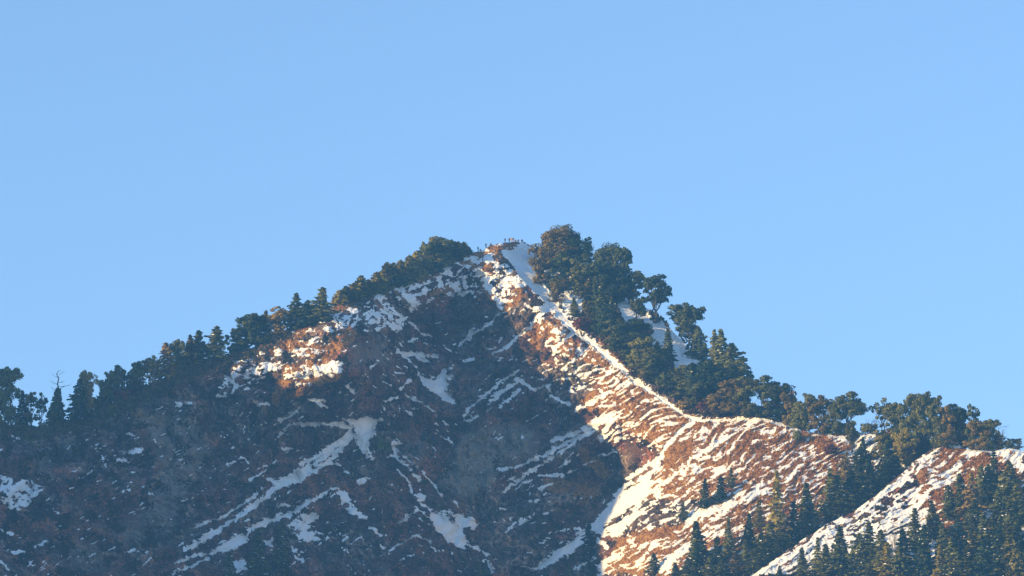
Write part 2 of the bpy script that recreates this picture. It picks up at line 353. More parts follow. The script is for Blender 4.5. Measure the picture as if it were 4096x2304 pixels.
BARE = [
    ('N', 's', .85, 26, '1740,1420 1800,1270 1900,1200'), ('N', 's', .8, 22, '1900,1400 2080,1280 2250,1200 2420,1150'), ('N', 's', .85, 26, '1980,680 2150,540 2300,430 2450,370 2576,300'),
    ('N', 's', .6, 20, '1850,860 2050,800 2250,860 2450,800'), ('N', 's', .6, 14, '1830,1080 2050,1010 2300,960'), ('O', 's', .8, 16, '1720,590 1850,500 2000,440'), ('Q', 's', .7, 10, '1100,600 1300,560 1500,520 1700,480'),
    ('I', 's', .5, 24, '180,720 480,540 700,390 1000,150'), ('I', 's', .4, 14, '60,800 300,640'),
    ('H', 'p', .62, 0, '1130,210 1360,225 1340,330 1200,420 1050,520 960,560 880,520 930,420'), ('H', 's', .95, 22, '720,640 800,600 900,565'), ('H', 's', .9, 9, '620,655 690,660'), ('H', 's', .9, 14, '560,740 640,762'),
    ('H', 's', .9, 10, '590,700 660,712'), ('H', 's', .9, 13, '500,810 600,822'), ('H', 's', .95, 16, '350,895 440,862'), ('H', 's', .9, 7, '470,905 570,907'), ('H', 's', .9, 8, '470,935 540,942'), ('H', 's', .9, 10, '760,700 820,712'),
    ('H', 's', .9, 8, '700,745 790,740'), ('H', 's', .9, 8, '760,795 850,765'), ('H', 's', .9, 10, '950,612 1010,600'), ('H', 's', .9, 9, '520,860 580,870'), ('H', 's', .8, 6, '640,912 700,912'), ('H', 's', .8, 9, '200,1060 350,1068'),
    ('H', 'p', .66, 0, '1040,640 1260,560 1360,330 1500,260 1700,330 1919,480 1919,1449 1200,1449 1000,1449 1150,1000 1050,830 900,800'), ('H', 's', .8, 9, '120,985 200,960'), ('H', 's', .7, 7, '230,1010 300,1020'), ('H', 's', .8, 20, '850,500 930,520'),
    ('G', 'p', .85, 0, '690,970 800,900 900,880 880,1030 760,1160 650,1180 610,1080'), ('G', 's', .8, 16, '740,930 850,890'), ('I', 'p', .75, 0, '280,860 560,830 880,750 740,870 500,960 400,960'), ('G', 's', .5, 30, '1960,790 2200,900 2300,1050'),
    ('G', 's', .55, 24, '1180,1080 1500,900 1800,870'), ('G', 's', .5, 20, '1400,1180 1700,1060'), ('N', 'p', .9, 0, '1260,960 1320,890 1480,840 1560,880 1500,960 1350,990'), ('N', 's', .8, 22, '1640,720 1680,800 1700,900'),
    ('C', 'p', .6, 0, '820,600 960,620 1300,620 1400,600 1300,720 1100,850 850,830 900,700'), ('I', 's', .7, 16, '640,600 760,450 860,430'), ('I', 's', .6, 14, '420,760 600,600'), ('I', 's', .6, 18, '1550,260 1720,240'),
]
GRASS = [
    ('Q', 's', 1, 12, '1000,590 1300,550 1600,520'), ('O', 's', .9, 30, '900,900 1300,800 1650,640'),  # orange grass added for warm light by the summit, glow painted as ground colour
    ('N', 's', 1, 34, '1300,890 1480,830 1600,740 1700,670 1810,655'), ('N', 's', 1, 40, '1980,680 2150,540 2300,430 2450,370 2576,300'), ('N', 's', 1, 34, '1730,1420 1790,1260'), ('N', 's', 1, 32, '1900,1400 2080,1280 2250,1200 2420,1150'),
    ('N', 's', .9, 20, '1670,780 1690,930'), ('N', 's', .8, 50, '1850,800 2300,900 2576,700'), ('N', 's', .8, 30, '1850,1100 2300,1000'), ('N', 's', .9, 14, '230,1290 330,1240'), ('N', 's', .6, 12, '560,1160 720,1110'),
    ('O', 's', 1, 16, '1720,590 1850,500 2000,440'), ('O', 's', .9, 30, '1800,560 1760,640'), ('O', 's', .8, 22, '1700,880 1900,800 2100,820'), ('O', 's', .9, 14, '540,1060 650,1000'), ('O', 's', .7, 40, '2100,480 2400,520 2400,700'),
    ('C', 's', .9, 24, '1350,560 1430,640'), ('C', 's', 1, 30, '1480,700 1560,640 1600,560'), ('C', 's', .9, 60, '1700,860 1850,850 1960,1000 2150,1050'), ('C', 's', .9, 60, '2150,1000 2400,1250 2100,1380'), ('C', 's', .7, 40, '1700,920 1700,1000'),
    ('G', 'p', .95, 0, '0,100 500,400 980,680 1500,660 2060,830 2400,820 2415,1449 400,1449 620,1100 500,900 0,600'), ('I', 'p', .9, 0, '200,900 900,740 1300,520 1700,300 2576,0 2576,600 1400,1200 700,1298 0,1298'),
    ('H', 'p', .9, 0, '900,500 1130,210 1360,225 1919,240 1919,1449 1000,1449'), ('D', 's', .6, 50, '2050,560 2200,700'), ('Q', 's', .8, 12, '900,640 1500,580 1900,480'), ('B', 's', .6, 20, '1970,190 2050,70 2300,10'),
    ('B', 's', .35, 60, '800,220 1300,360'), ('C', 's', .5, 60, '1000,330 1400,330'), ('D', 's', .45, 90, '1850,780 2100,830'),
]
PALE = [
    ('D', 'p', .8, 0, '1180,420 1480,320 1720,400 1680,600 1450,660 1380,830 1180,880 1010,790 1120,560'), ('D', 'p', .5, 0, '480,640 600,600 560,720 380,740 330,670'), ('B', 'p', .55, 0, '980,260 1400,300 1500,560 1330,900 1250,1100 1000,1200 860,1180 1020,1000 1180,700'),
    ('B', 'p', .6, 0, '230,560 330,570 360,720 250,760'), ('B', 'p', .5, 0, '460,440 540,440 560,540 500,560'), ('C', 'p', .4, 0, '380,980 640,960 640,1100 360,1120'), ('D', 'p', .35, 0, '800,400 1000,420 1020,560 800,600'),
    ('C', 'p', .5, 0, '1650,880 1800,860 1760,1000 1680,1010'), ('C', 'p', .45, 0, '1950,1080 2150,1060 2100,1200 1960,1200'), ('E', 'p', .4, 0, '240,1080 420,1100 400,1200 260,1200'), ('B', 'p', .4, 0, '480,1250 700,1200 720,1400 500,1420'),
    ('H', 'p', .5, 0, '1060,570 1240,540 1200,680 1080,720'),
]

def stroke_field(entries, uq, vq, soft=7.0):
    out = np.zeros_like(uq)
    for view, kind, val, wid, pts in entries:
        xy = np.array([[float(q) for q in s.split(',')] for s in pts.split()])
        pu, pv = uv(view, xy[:, 0], xy[:, 1])
        pad = wid + 30
        box = (uq > pu.min() - pad) & (uq < pu.max() + pad) & (vq > pv.min() - pad) & (vq < pv.max() + pad)
        if not box.any():
            continue
        x = uq[box]; y = vq[box]
        n = len(pu); d2 = np.full(x.shape, 1e12); inside = np.zeros(x.shape, bool)
        for i in range(n if kind == 'p' else n - 1):
            ax, ay = pu[i], pv[i]; bx, by = pu[(i + 1) % n], pv[(i + 1) % n]
            ex, ey = bx - ax, by - ay
            t = np.clip(((x - ax) * ex + (y - ay) * ey) / (ex * ex + ey * ey + 1e-9), 0, 1)
            d2 = np.minimum(d2, (x - ax - t * ex) ** 2 + (y - ay - t * ey) ** 2)
            if kind == 'p' and by != ay:
                inside ^= ((ay > y) != (by > y)) & (x < ex * (y - ay) / ey + ax)
        d = np.sqrt(d2)
        if kind == 'p':
            w = smooth(-soft, soft, np.where(inside, d, -d))
        else:
            w = 1 - smooth(wid * 0.35, wid * 0.75 + 2, d)
        out[box] = np.maximum(out[box], w * val)
    return out

def rank01(a):
    f = a.ravel(); o = np.empty(len(f)); o[np.argsort(f)] = np.linspace(0, 1, len(f))
    return o.reshape(a.shape)

# strata and gullies: two directions of ribs in the face, blended from place to place
def rib_coords(ang):
    c, s = math.cos(ang), math.sin(ang)
    wu = U + 22 * gnoise(U / 140, V / 140, 31) + 6 * gnoise(U / 40, V / 40, 33)
    wv = V + 22 * gnoise(U / 140, V / 140, 32) + 6 * gnoise(U / 40, V / 40, 34)
    return wu * c - wv * s, wu * s + wv * c
a1, b1 = rib_coords(R(33))
a2, b2 = rib_coords(R(-42))
W2 = smooth(-90, 90, (U - np.interp(V, [1000, 1500, 1700, 2300], [1500, 1420, 1440, 1560]))) * (1 - smooth(-90, 90, U - np.interp(V, [1000, 1400, 1700, 2300], [1560, 1830, 1870, 1980])))
W2 = np.clip(W2 * 0.8 + 0.25 * smooth(0.2, 0.6, gnoise(U / 240, V / 240, 77)) * (U < 2000), 0, 1)

def saw(t):
    f = t - np.floor(t)
    return np.where(f < 0.22, f / 0.22, (1 - f) / 0.78)

def strata(a, b, seed):
    r = fbm(a / 260, b / 62, seed, 3, .5, True) * 1.5
    t = b / 24 + 0.9 * fbm(a / 150, b / 70, seed + 5, 3)
    m = smooth(-.25, .5, gnoise(a / 170, b / 90, seed + 9))
    led = (saw(t) - .5) * 1.1 * m
    fine = fbm(a / 44, b / 12, seed + 21, 3, .55) * .85
    return r + led + fine
H1, H2 = strata(a1, b1, 100), strata(a2, b2, 200)
uw0 = U + 10 * gnoise(U / 40, V / 34, 45); vw0 = V + 9 * gnoise(U / 40, V / 34, 46)
lumps = fbm(U / 150, V / 150, 300, 4, .5, True) * 1.3 + fbm(U / 26, V / 22, 310, 3, .6) * .45 + fbm(U / 9, V / 8, 320, 2) * .16
STRIPE = 0.30 + 0.65 * smooth(2180, 2420, U) + 0.35 * W2
crag = fbm(U / 62 + .4 * gnoise(U / 30, V / 30, 330), V / 74, 331, 4, .58, True)
blotch = fbm(uw0 / 34, vw0 / 24, 340, 4, .6)
relief = (H1 * (1 - W2) + H2 * W2) * STRIPE + lumps + crag * 1.15 * smooth(.3, -.1, STRIPE - .8)
uw = U + 7 * gnoise(U / 26, V / 20, 41) + 3.5 * gnoise(U / 9, V / 8, 43)
vw = V + 6 * gnoise(U / 26, V / 20, 42) + 3.0 * gnoise(U / 9, V / 8, 44)
dens = stroke_field(SNOW, uw, vw)
dens = dens - stroke_field(BARE, uw, vw) * np.clip(dens, 0, 1)
shade_zone = (dens < 0.05)
dash = np.where(W2 > .5, gnoise(a2 / 46, b2 / 8.5, 63), gnoise(a1 / 46, b1 / 8.5, 64)) + .35 * gnoise(U / 16, V / 12, 65)
dash = smooth(.57, .80, dash + .34 * gnoise(U / 150, V / 110, 61))
dens = np.where(shade_zone, -.15 + dash * .95, dens)
solid = smooth(.8, 1.05, dens)
CRESTMASK = np.clip(SROW / 0.02, 0.12, 1)[:, None]
amp = np.where(U > 2300, 0.85, 1.0) * (1 - 0.75 * solid) * CRESTMASK
RAY = P - np.array([0, 0, CAM_Z]); RAY /= np.linalg.norm(RAY, axis=-1, keepdims=True)
P1 = P + (N0 * .22 - RAY * .95) * (relief * amp)[..., None]
N1 = normals(P1)
# snow settles where the small-scale surface leans back
lean = N1[..., 2] - N0[..., 2]
lean = lean / lean.std(); blotch = blotch / blotch.std(); streak = gnoise(a1 / 80, b1 / 17, 52) + .8 * gnoise(a1 / 34, b1 / 8, 53); streak = streak / streak.std()
kb = 1 - smooth(2180, 2420, U)
tex = rank01(lean * (.55 + .25 * (1 - kb)) + blotch * (.35 + .75 * kb) + streak * (.75 - .5 * kb))
SNOWV = dens + (tex - 0.5)
snow = smooth(.38, .62, SNOWV)
GRASS_GLOWV = np.clip(stroke_field(GRASS, uw, vw, 30) * 0.9 + 0.35 * fbm(U / 200, V / 160, 71, 3) + .12, 0, 1)
PALEV = np.clip(stroke_field(PALE, uw, vw, 30) + 0.25 * fbm(U / 120, V / 120, 72, 3), 0, 1)
P2 = P1 + N0 * (snow * 0.10)[..., None]
P2[0] = P[0]

# the hill goes on: down to the valley towards the viewer, down behind the crest, out to both sides
def extra_rows():
    front, back = [], []
    last = P2[-1]
    for k in range(1, 15):
        f = (k / 14.0) ** 1.3
        z = last[:, 2] * (1 - f)
        y = last[:, 1] - (last[:, 2] - z) * (0.9 + .5 * f) - 2
        x = last[:, 0] * (1 + .35 * f)
        n = fbm(US / 120 + k * .7, np.full_like(US, k * 1.3), 400, 3) * 5 * min(1, k / 4) * (1 - f)
        front.append(np.stack([x, y + n, z + n - (6 if k == 14 else 0)], -1))
    top = P2[0]
    for dy in (.8, 2, 4.5, 9, 18, 40, 90, 200, 420, 700):
        drop = np.where((US > 2150), .30, .45) * dy + dy * dy * 0.0003
        n = fbm(US / 60, np.full_like(US, dy), 401, 3) * min(dy * .06, 3)
        back.append(np.stack([top[:, 0] * (1 + dy * .0004), top[:, 1] + dy, np.maximum(top[:, 2] - drop + n, -6)], -1))
    return front, back
fr, bk = extra_rows()
GRID = np.concatenate([np.stack(bk[::-1]), P2, np.stack(fr)], 0)
NB, NF = len(bk), len(fr)
def pad(a):
    top = np.repeat(a[:1], NB, 0); bot = np.repeat(a[-1:], NF, 0)
    return np.concatenate([top, a, bot], 0)
COVER = np.stack([pad(snow), pad(GRASS_GLOWV), pad(PALEV), np.ones((NROW + NB + NF, len(US)))], -1)
# sides
def side(col, sgn):
    cols, cov = [], []
    for k, dx in enumerate((12, 40, 100, 220, 450, 800)):
        f = (k + 1) / 6.0
        c = GRID[:, col].copy()
        c[:, 0] += sgn * dx; c[:, 2] = c[:, 2] * (1 - f ** 1.2) - (6 if k == 5 else 0); c[:, 1] -= dx * .1
        cols.append(c); cov.append(COVER[:, col])
    return cols, cov
lc, lcov = side(0, -1); rc, rcov = side(-1, 1)
GRID = np.concatenate([np.stack(lc[::-1], 1), GRID, np.stack(rc, 1)], 1)
COVER = np.concatenate([np.stack(lcov[::-1], 1), COVER, np.stack(rcov, 1)], 1)
nr, nc = GRID.shape[:2]
idx = np.arange(nr * nc).reshape(nr, nc)
quads = np.stack([idx[:-1, :-1], idx[1:, :-1], idx[1:, 1:], idx[:-1, 1:]], -1).reshape(-1, 4)

def mountain_material():
    m, nt, b = new_mat('mountain_ground')
    at = N_(nt, 'ShaderNodeAttribute', attribute_name='cover')
    sep = N_(nt, 'ShaderNodeSeparateColor'); nt.links.new(at.outputs['Color'], sep.inputs[0])
    tc = N_(nt, 'ShaderNodeTexCoord')
    def noise(scale, detail=4, rough=.6):
        n = N_(nt, 'ShaderNodeTexNoise', i_Scale=scale, i_Detail=detail, i_Roughness=rough)
        nt.links.new(tc.outputs['Object'], n.inputs['Vector']); return n.outputs['Fac']
    def mix(fac, a, c):
        x = N_(nt, 'ShaderNodeMix', data_type='RGBA')
        if fac is not None: nt.links.new(fac, x.inputs[0])
        for s, q in ((6, a), (7, c)):
            if isinstance(q, tuple): x.inputs[s].default_value = (*q, 1)
            else: nt.links.new(q, x.inputs[s])
        return x.outputs[2]
    def math_(op, a, c=None, clamp=False):
        x = N_(nt, 'ShaderNodeMath', operation=op, use_clamp=clamp)
        for s, q in ((0, a), (1, c)):
            if q is None: continue
            if isinstance(q, (int, float)): x.inputs[s].default_value = q
            else: nt.links.new(q, x.inputs[s])
        return x.outputs[0]
    n_big, n_mid, n_fine, n_rock = noise(.05), noise(.35, 5, .65), noise(1.6, 4, .7), noise(.55, 6, .72); n_mix = math_('MULTIPLY', math_('ADD', n_fine, noise(4.5, 3, .7)), .5)
    rock = ramp(nt, [(.30, (.012, .012, .013)), (.45, (.055, .042, .036)), (.56, (.16, .115, .092)), (.70, (.42, .33, .26))], n_rock)
    veg = ramp(nt, [(.34, (.012, .018, .010)), (.48, (.085, .044, .030)), (.64, (.36, .13, .075))], n_fine)
    base = mix(ramp(nt, [(.42, (0, 0, 0)), (.58, (1, 1, 1))], n_big).outputs[0], rock.outputs[0], veg.outputs[0])
    patch = ramp(nt, [(.40, (.55, .55, .55)), (.52, (1, 1, 1)), (.62, (1.9, 1.75, 1.6))], noise(.11, 5, .65))
    pm = N_(nt, 'ShaderNodeMix', data_type='RGBA', blend_type='MULTIPLY'); pm.inputs[0].default_value = 1.0; pm.clamp_result = False
    nt.links.new(base, pm.inputs[6]); nt.links.new(patch.outputs[0], pm.inputs[7]); base = pm.outputs[2]
    pale = ramp(nt, [(.3, (.10, .09, .07)), (.7, (.40, .35, .28))], n_rock)
    pf = math_('MULTIPLY', sep.outputs[2], math_('ADD', n_mid, .45), True)
    c1 = mix(pf, base, pale.outputs[0])
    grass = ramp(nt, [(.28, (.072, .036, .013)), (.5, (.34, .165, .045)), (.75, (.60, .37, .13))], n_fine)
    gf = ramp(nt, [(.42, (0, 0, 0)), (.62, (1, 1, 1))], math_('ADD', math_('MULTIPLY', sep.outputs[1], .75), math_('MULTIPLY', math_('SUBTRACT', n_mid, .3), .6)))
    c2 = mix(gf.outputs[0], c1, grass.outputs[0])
    sn = math_('ADD', sep.outputs[0], math_('MULTIPLY', math_('SUBTRACT', n_mix, .5), .95))
    sf = ramp(nt, [(.33, (0, 0, 0)), (.72, (1, 1, 1))], sn)
    snowc = ramp(nt, [(.3, (.86, .85, .845)), (.7, (.94, .93, .92))], n_mid)
    c3 = mix(sf.outputs[0], c2, snowc.outputs[0])
    nt.links.new(c3, b.inputs['Base Color'])
    bump = N_(nt, 'ShaderNodeBump', i_Strength=.9, i_Distance=.5)
    nt.links.new(n_fine, bump.inputs['Height']); nt.links.new(bump.outputs[0], b.inputs['Normal'])
    return m
M_MOUNT = mountain_material()
mountain = link_mesh('mountain', GRID.reshape(-1, 3), quads, M_MOUNT, smooth_shade=False)
mountain['kind'] = 'structure'
ca = mountain.data.color_attributes.new('cover', 'FLOAT_COLOR', 'POINT')
ca.data.foreach_set('color', COVER.reshape(-1, 4).astype(np.float32).ravel())

gm, gnt, gb = new_mat('valley_ground')
gtc = N_(gnt, 'ShaderNodeTexCoord'); gno = N_(gnt, 'ShaderNodeTexNoise', i_Scale=.02, i_Detail=6.0)
gnt.links.new(gtc.outputs['Object'], gno.inputs['Vector'])
gnt.links.new(ramp(gnt, [(.36, (.05, .055, .035)), (.46, (.22, .19, .15)), (.52, (.80, .79, .78))], gno.outputs['Fac']).outputs[0], gb.inputs['Base Color'])  # unseen snow patches added to bounce light up into the shaded face
ground = link_mesh('ground', [(-30000, -30000, 0), (30000, -30000, 0), (30000, 30000, 0), (-30000, 30000, 0)], np.array([(0, 1, 2, 3)]), gm)
ground['kind'] = 'structure'

# ------------------------------------------------------------------ looking up the surface
def surf(u, v):
    """displaced surface point under a photo pixel"""
    c = np.clip((u - US[0]) / STEP, 0, len(US) - 1.001); ci = int(c); cf = c - ci
    vt = VT[ci] * (1 - cf) + VT[ci + 1] * cf
    s = np.clip((v - vt) / (VBOT - vt), 0, 1)
    r = np.clip(s ** (1 / 1.05) * (NROW - 1), 0, NROW - 1.001); ri = int(r); rf = r - ri
    q = P2[ri, ci] * (1 - rf) * (1 - cf) + P2[ri + 1, ci] * rf * (1 - cf) + P2[ri, ci + 1] * (1 - rf) * cf + P2[ri + 1, ci + 1] * rf * cf
    return q, v < vt - 1, vt

# ------------------------------------------------------------------ unseen hill added out of frame, its crest shaped to shade the bowl
ADDED_SHADE_HILL = np.array([(-1750, 250), (-1500, 380), (-1320, 436), (-1292, 441), (-1284, 440), (-1276, 436), (-1268, 439), (-1262, 441), (-1257, 437), (-1252, 421), (-1246, 408), (-1236, 397),
                 (-1200, 380), (-1100, 320), (-950, 190), (-800, 60)], float)
ca_, sa_ = math.cos(SUN_AZ), math.sin(SUN_AZ)
S_C = -250.0
hh = np.concatenate([np.arange(-1750, -1330, 14), np.arange(-1330, -1215, 1.0), np.arange(-1215, -780, 12)])
tt = np.concatenate([-np.geomspace(2, 700, 26)[::-1], [0], np.geomspace(2, 480, 24)])
Hh, Tt = np.meshgrid(hh, tt)
crest_z = np.interp(hh, ADDED_SHADE_HILL[:, 0], ADDED_SHADE_HILL[:, 1]) + S_C * math.tan(SUN_EL)
crest_z = crest_z + fbm(hh / 8.0, hh * 0 + 2.2, 501, 4, .6) * 3.0
Z_ = crest_z[None] - np.where(Tt > 0, 1.05, .72) * np.abs(Tt) + fbm(Hh / 60, Tt / 60, 502, 4) * np.minimum(np.abs(Tt) * .35, 18) - 3.0 * (np.abs(Tt) > 1)
Z_ = np.maximum(Z_, -5.0)
S_ = S_C - Tt                                # t > 0 faces the mountain
X_ = -S_ * ca_ + Hh * sa_; Y_ = -S_ * sa_ - Hh * ca_
ih = np.arange(Hh.size).reshape(Hh.shape)
added_shade_hill = link_mesh('added_shade_hill', np.stack([X_, Y_, Z_], -1).reshape(-1, 3), np.stack([ih[:-1, :-1], ih[:-1, 1:], ih[1:, 1:], ih[1:, :-1]], -1).reshape(-1, 4), gm)
added_shade_hill['kind'] = 'structure'
# ------------------------------------------------------------------ tree kit: a few of each kind, then copied
def leaf_material(name, dark, light, tint=.35):
    m, nt, b = new_mat(name)
    tc = N_(nt, 'ShaderNodeTexCoord'); oi = N_(nt, 'ShaderNodeObjectInfo')
    n = N_(nt, 'ShaderNodeTexNoise', i_Scale=.75, i_Detail=3.0, i_Roughness=.7)
    nt.links.new(tc.outputs['Object'], n.inputs['Vector'])
    a = N_(nt, 'ShaderNodeMath', operation='MULTIPLY_ADD'); nt.links.new(oi.outputs['Random'], a.inputs[0])
    a.inputs[1].default_value = tint; nt.links.new(n.outputs['Fac'], a.inputs[2])
    s = N_(nt, 'ShaderNodeMath', operation='SUBTRACT'); nt.links.new(a.outputs[0], s.inputs[0]); s.inputs[1].default_value = tint * .5
    r = ramp(nt, [(.32, dark), (.68, light)], s.outputs[0])
    nt.links.new(r.outputs[0], b.inputs['Base Color'])
    b.inputs['Roughness'].default_value = .75
    tr = nt.nodes.new('ShaderNodeBsdfTranslucent'); mx = nt.nodes.new('ShaderNodeMixShader'); mx.inputs[0].default_value = .22
    nt.links.new(r.outputs[0], tr.inputs['Color']); nt.links.new(b.outputs[0], mx.inputs[1]); nt.links.new(tr.outputs[0], mx.inputs[2])
    nt.links.new(mx.outputs[0], [q for q in nt.nodes if q.type == 'OUTPUT_MATERIAL'][0].inputs[0])
    return m
def bark_material(name, dark, light):
    m, nt, b = new_mat(name)
    tc = N_(nt, 'ShaderNodeTexCoord'); n = N_(nt, 'ShaderNodeTexNoise', i_Scale=2.5, i_Detail=5.0)
    nt.links.new(tc.outputs['Object'], n.inputs['Vector'])
    nt.links.new(ramp(nt, [(.35, dark), (.65, light)], n.outputs['Fac']).outputs[0], b.inputs['Base Color'])
    return m
LEAF = {  # light tones raised so crowns look sunlit, brightness set in the colour
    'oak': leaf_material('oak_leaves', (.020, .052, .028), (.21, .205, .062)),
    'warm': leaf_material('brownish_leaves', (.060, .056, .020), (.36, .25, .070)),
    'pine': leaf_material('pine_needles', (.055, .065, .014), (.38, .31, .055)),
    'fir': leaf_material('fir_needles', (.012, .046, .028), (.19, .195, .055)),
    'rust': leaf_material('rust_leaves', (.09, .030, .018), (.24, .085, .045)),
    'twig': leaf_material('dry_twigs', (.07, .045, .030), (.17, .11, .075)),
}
BARK = {'grey': bark_material('grey_bark', (.04, .034, .028), (.13, .11, .09)), 'pale': bark_material('pale_bark', (.22, .18, .13), (.46, .40, .32))}
M_TREESNOW, _nt, _b = new_mat('snow_on_branches'); _b.inputs['Base Color'].default_value = (.86, .86, .88, 1)

class Geo:
    """collects tubes and leaf cards as quads"""
    def __init__(s): s.v = []; s.f = []; s.m = []; s.nr = []; s.n = 0
    def add(s, v, f, m=0, nr=None):
        v = np.asarray(v, float).reshape(-1, 3); f = np.asarray(f, int).reshape(-1, 4)
        s.nr.append(np.zeros_like(v) if nr is None else nr); s.v.append(v); s.f.append(f + s.n); s.m.append(np.full(len(f), m)); s.n += len(v)
    def tube(s, pts, radii, sides=6):
        pts = np.asarray(pts, float); n = len(pts)
        d = np.gradient(pts, axis=0); d /= np.linalg.norm(d, axis=1, keepdims=True) + 1e-9
        ref = np.array([1.0, 0.13, 0.07]) if abs(d[0, 2]) > .8 else np.array([0, 0, 1.0])
        e1 = np.cross(d, ref); e1 /= np.linalg.norm(e1, axis=1, keepdims=True) + 1e-9
        e2 = np.cross(d, e1)
        an = np.linspace(0, 2 * np.pi, sides, endpoint=False)
        ring = pts[:, None] + np.asarray(radii)[:, None, None] * (np.cos(an)[None, :, None] * e1[:, None] + np.sin(an)[None, :, None] * e2[:, None])
        i = np.arange(n * sides).reshape(n, sides)
        j = np.roll(i, -1, 1)
        s.add(ring, np.stack([i[:-1], j[:-1], j[1:], i[1:]], -1))
    def cards(s, c, a, b, m=0, out=None):
        """quads about centres c with half axes a and b"""
        n = len(c)
        if n == 0: return
        if out is not None:                       # wind each leaf outwards and let it share the bough's normal
            b = np.where((np.cross(a, b) * out).sum(1, keepdims=True) < 0, -b, b)
        v = np.stack([c - a - b * .6, c + a * .9 - b, c + a + b * .7, c - a * .7 + b], 1)
        nr = None
        if out is not None:
            g = np.cross(a, b); g /= np.linalg.norm(g, axis=1, keepdims=True) + 1e-9
            q = out + g * .45; q /= np.linalg.norm(q, axis=1, keepdims=True) + 1e-9
            nr = np.repeat(q, 4, 0)
        s.add(v, np.arange(n * 4).reshape(n, 4), m, nr)
    def mesh(s, name, mats):
        v = np.concatenate(s.v); f = np.concatenate(s.f); m = np.concatenate(s.m)
        o = link_mesh(name, v, f, mats, mat_idx=m)
        me = o.data; bpy.data.objects.remove(o)
        nr = np.concatenate(s.nr)
        if np.abs(nr).sum() > 0:
            me.polygons.foreach_set('use_smooth', np.ones(len(f), bool))
            me.normals_split_custom_set_from_vertices(nr.tolist())
        return me

def unit(rs, n):
    d = rs.normal(size=(n, 3)); return d / np.linalg.norm(d, axis=1, keepdims=True)
def leaf_cards(g, rs, c, size, flat=0.0, m=0, droop=None, out=None):
    n = len(c)
    a = unit(rs, n); a[:, 2] *= (1 - flat)
    if droop is not None: a = a * .6 + droop
    a /= np.linalg.norm(a, axis=1, keepdims=True) + 1e-9
    b = np.cross(a, unit(rs, n)); b[:, 2] *= (1 - flat * .5)
    b /= np.linalg.norm(b, axis=1, keepdims=True) + 1e-9
    sz = size * rs.uniform(.6, 1.35, (n, 1))
    if out is not None:
        out = out + rs.normal(scale=.22, size=(n, 3)); out = out / (np.linalg.norm(out, axis=1, keepdims=True) + 1e-9)
    g.cards(c, a * sz * .62, b * sz * .42, m, out)

def curved(p0, p1, sag, rs, n=5):
    t = np.linspace(0, 1, n)[:, None]
    q = p0 + (p1 - p0) * t
    q[1:-1] += rs.normal(scale=.09, size=(n - 2, 3)) * np.linalg.norm(p1 - p0) * .6
    q[:, 2] += (t[:, 0] * (1 - t[:, 0])) * sag
    return q

def make_oak(seed, H=14.0, W=10.0, base=.25, lobes=9, clumps=46, per=48, size=.62, stems=1, droop=False, shell=.6, low=.3):
    """broad-leaved tree: forked stem and limbs, foliage in clumps round several lobes"""
    rs = np.random.RandomState(seed); wood = Geo(); leaf = Geo()
    zc = H * (base + (1 - base) * .52)
    lob = []
    for k in range(lobes):
        an = rs.uniform(0, 2 * np.pi) if k else 0; rr = rs.uniform(.35, 1) ** .7 if k else 0
        hz = rs.uniform(-1, 1) if k else .6
        w = W * .5 * math.sqrt(max(0.08, 1 - (hz * .9) ** 2)) * .70
        lob.append((np.array([math.cos(an) * rr * w, math.sin(an) * rr * w, zc + hz * H * (1 - base) * .36]), W * rs.uniform(.17, .27)))
    foot = [np.array([rs.uniform(-.35, .35) * (stems > 1) * 1.6, rs.uniform(-.35, .35) * (stems > 1), -.6]) for _ in range(stems)]
    for i, (c, r) in enumerate(lob):
        f = foot[i % stems]
        fork = f + (c - f) * rs.uniform(.38, .6); fork[:2] *= .45
        if i < stems:
            wood.tube(curved(f, c, 0, rs, 7), np.linspace(H * .019, H * .006, 7), 7)
            continue
        wood.tube(curved(fork, c, -.4, rs, 5), np.linspace(H * .0095, H * .003, 5), 5)
        for q in range(2):
            e = c + unit(rs, 1)[0] * r * .9
            wood.tube(curved(c, e, 0, rs, 4), np.linspace(H * .004, H * .0012, 4), 4)
    lowc = int(clumps * low)
    for k in range(clumps + lowc):
        c, r = lob[k % lobes]
        d = unit(rs, 1)[0]; d[2] = d[2] * .8 + .12
        cc = c + d * r * rs.uniform(shell, 1.1)
        if k >= clumps:
            an = rs.uniform(0, 6.28); rr = W * .5 * rs.uniform(.1, .85)
            cc = np.array([math.cos(an) * rr, math.sin(an) * rr, H * rs.uniform(.06, base + .25)])
        cr = r * rs.uniform(.30, .62)
        n = int(per * rs.uniform(.6, 1.4))
        p = unit(rs, n) * (rs.uniform(.25, 1, (n, 1)) ** .5) * cr
        p[:, 2] *= .72
        if droop:
            low = d[2] < 0.1
            p[:, 2] -= (np.abs(p[:, 0]) + np.abs(p[:, 1])) * (.9 if low else .35)
        mid = np.array([0, 0, H * .5]); q = (cc + p - mid) / [W * .5, W * .5, H * .5]
        leaf_cards(leaf, rs, cc + p, size, .15, 0, None, q * .55 + p / cr * .75 + [0, 0, .12])
        if k % 3 == 0:
            wood.tube(curved(c, cc, 0, rs, 3), np.linspace(H * .0035, H * .001, 3), 4)
    return wood, leaf

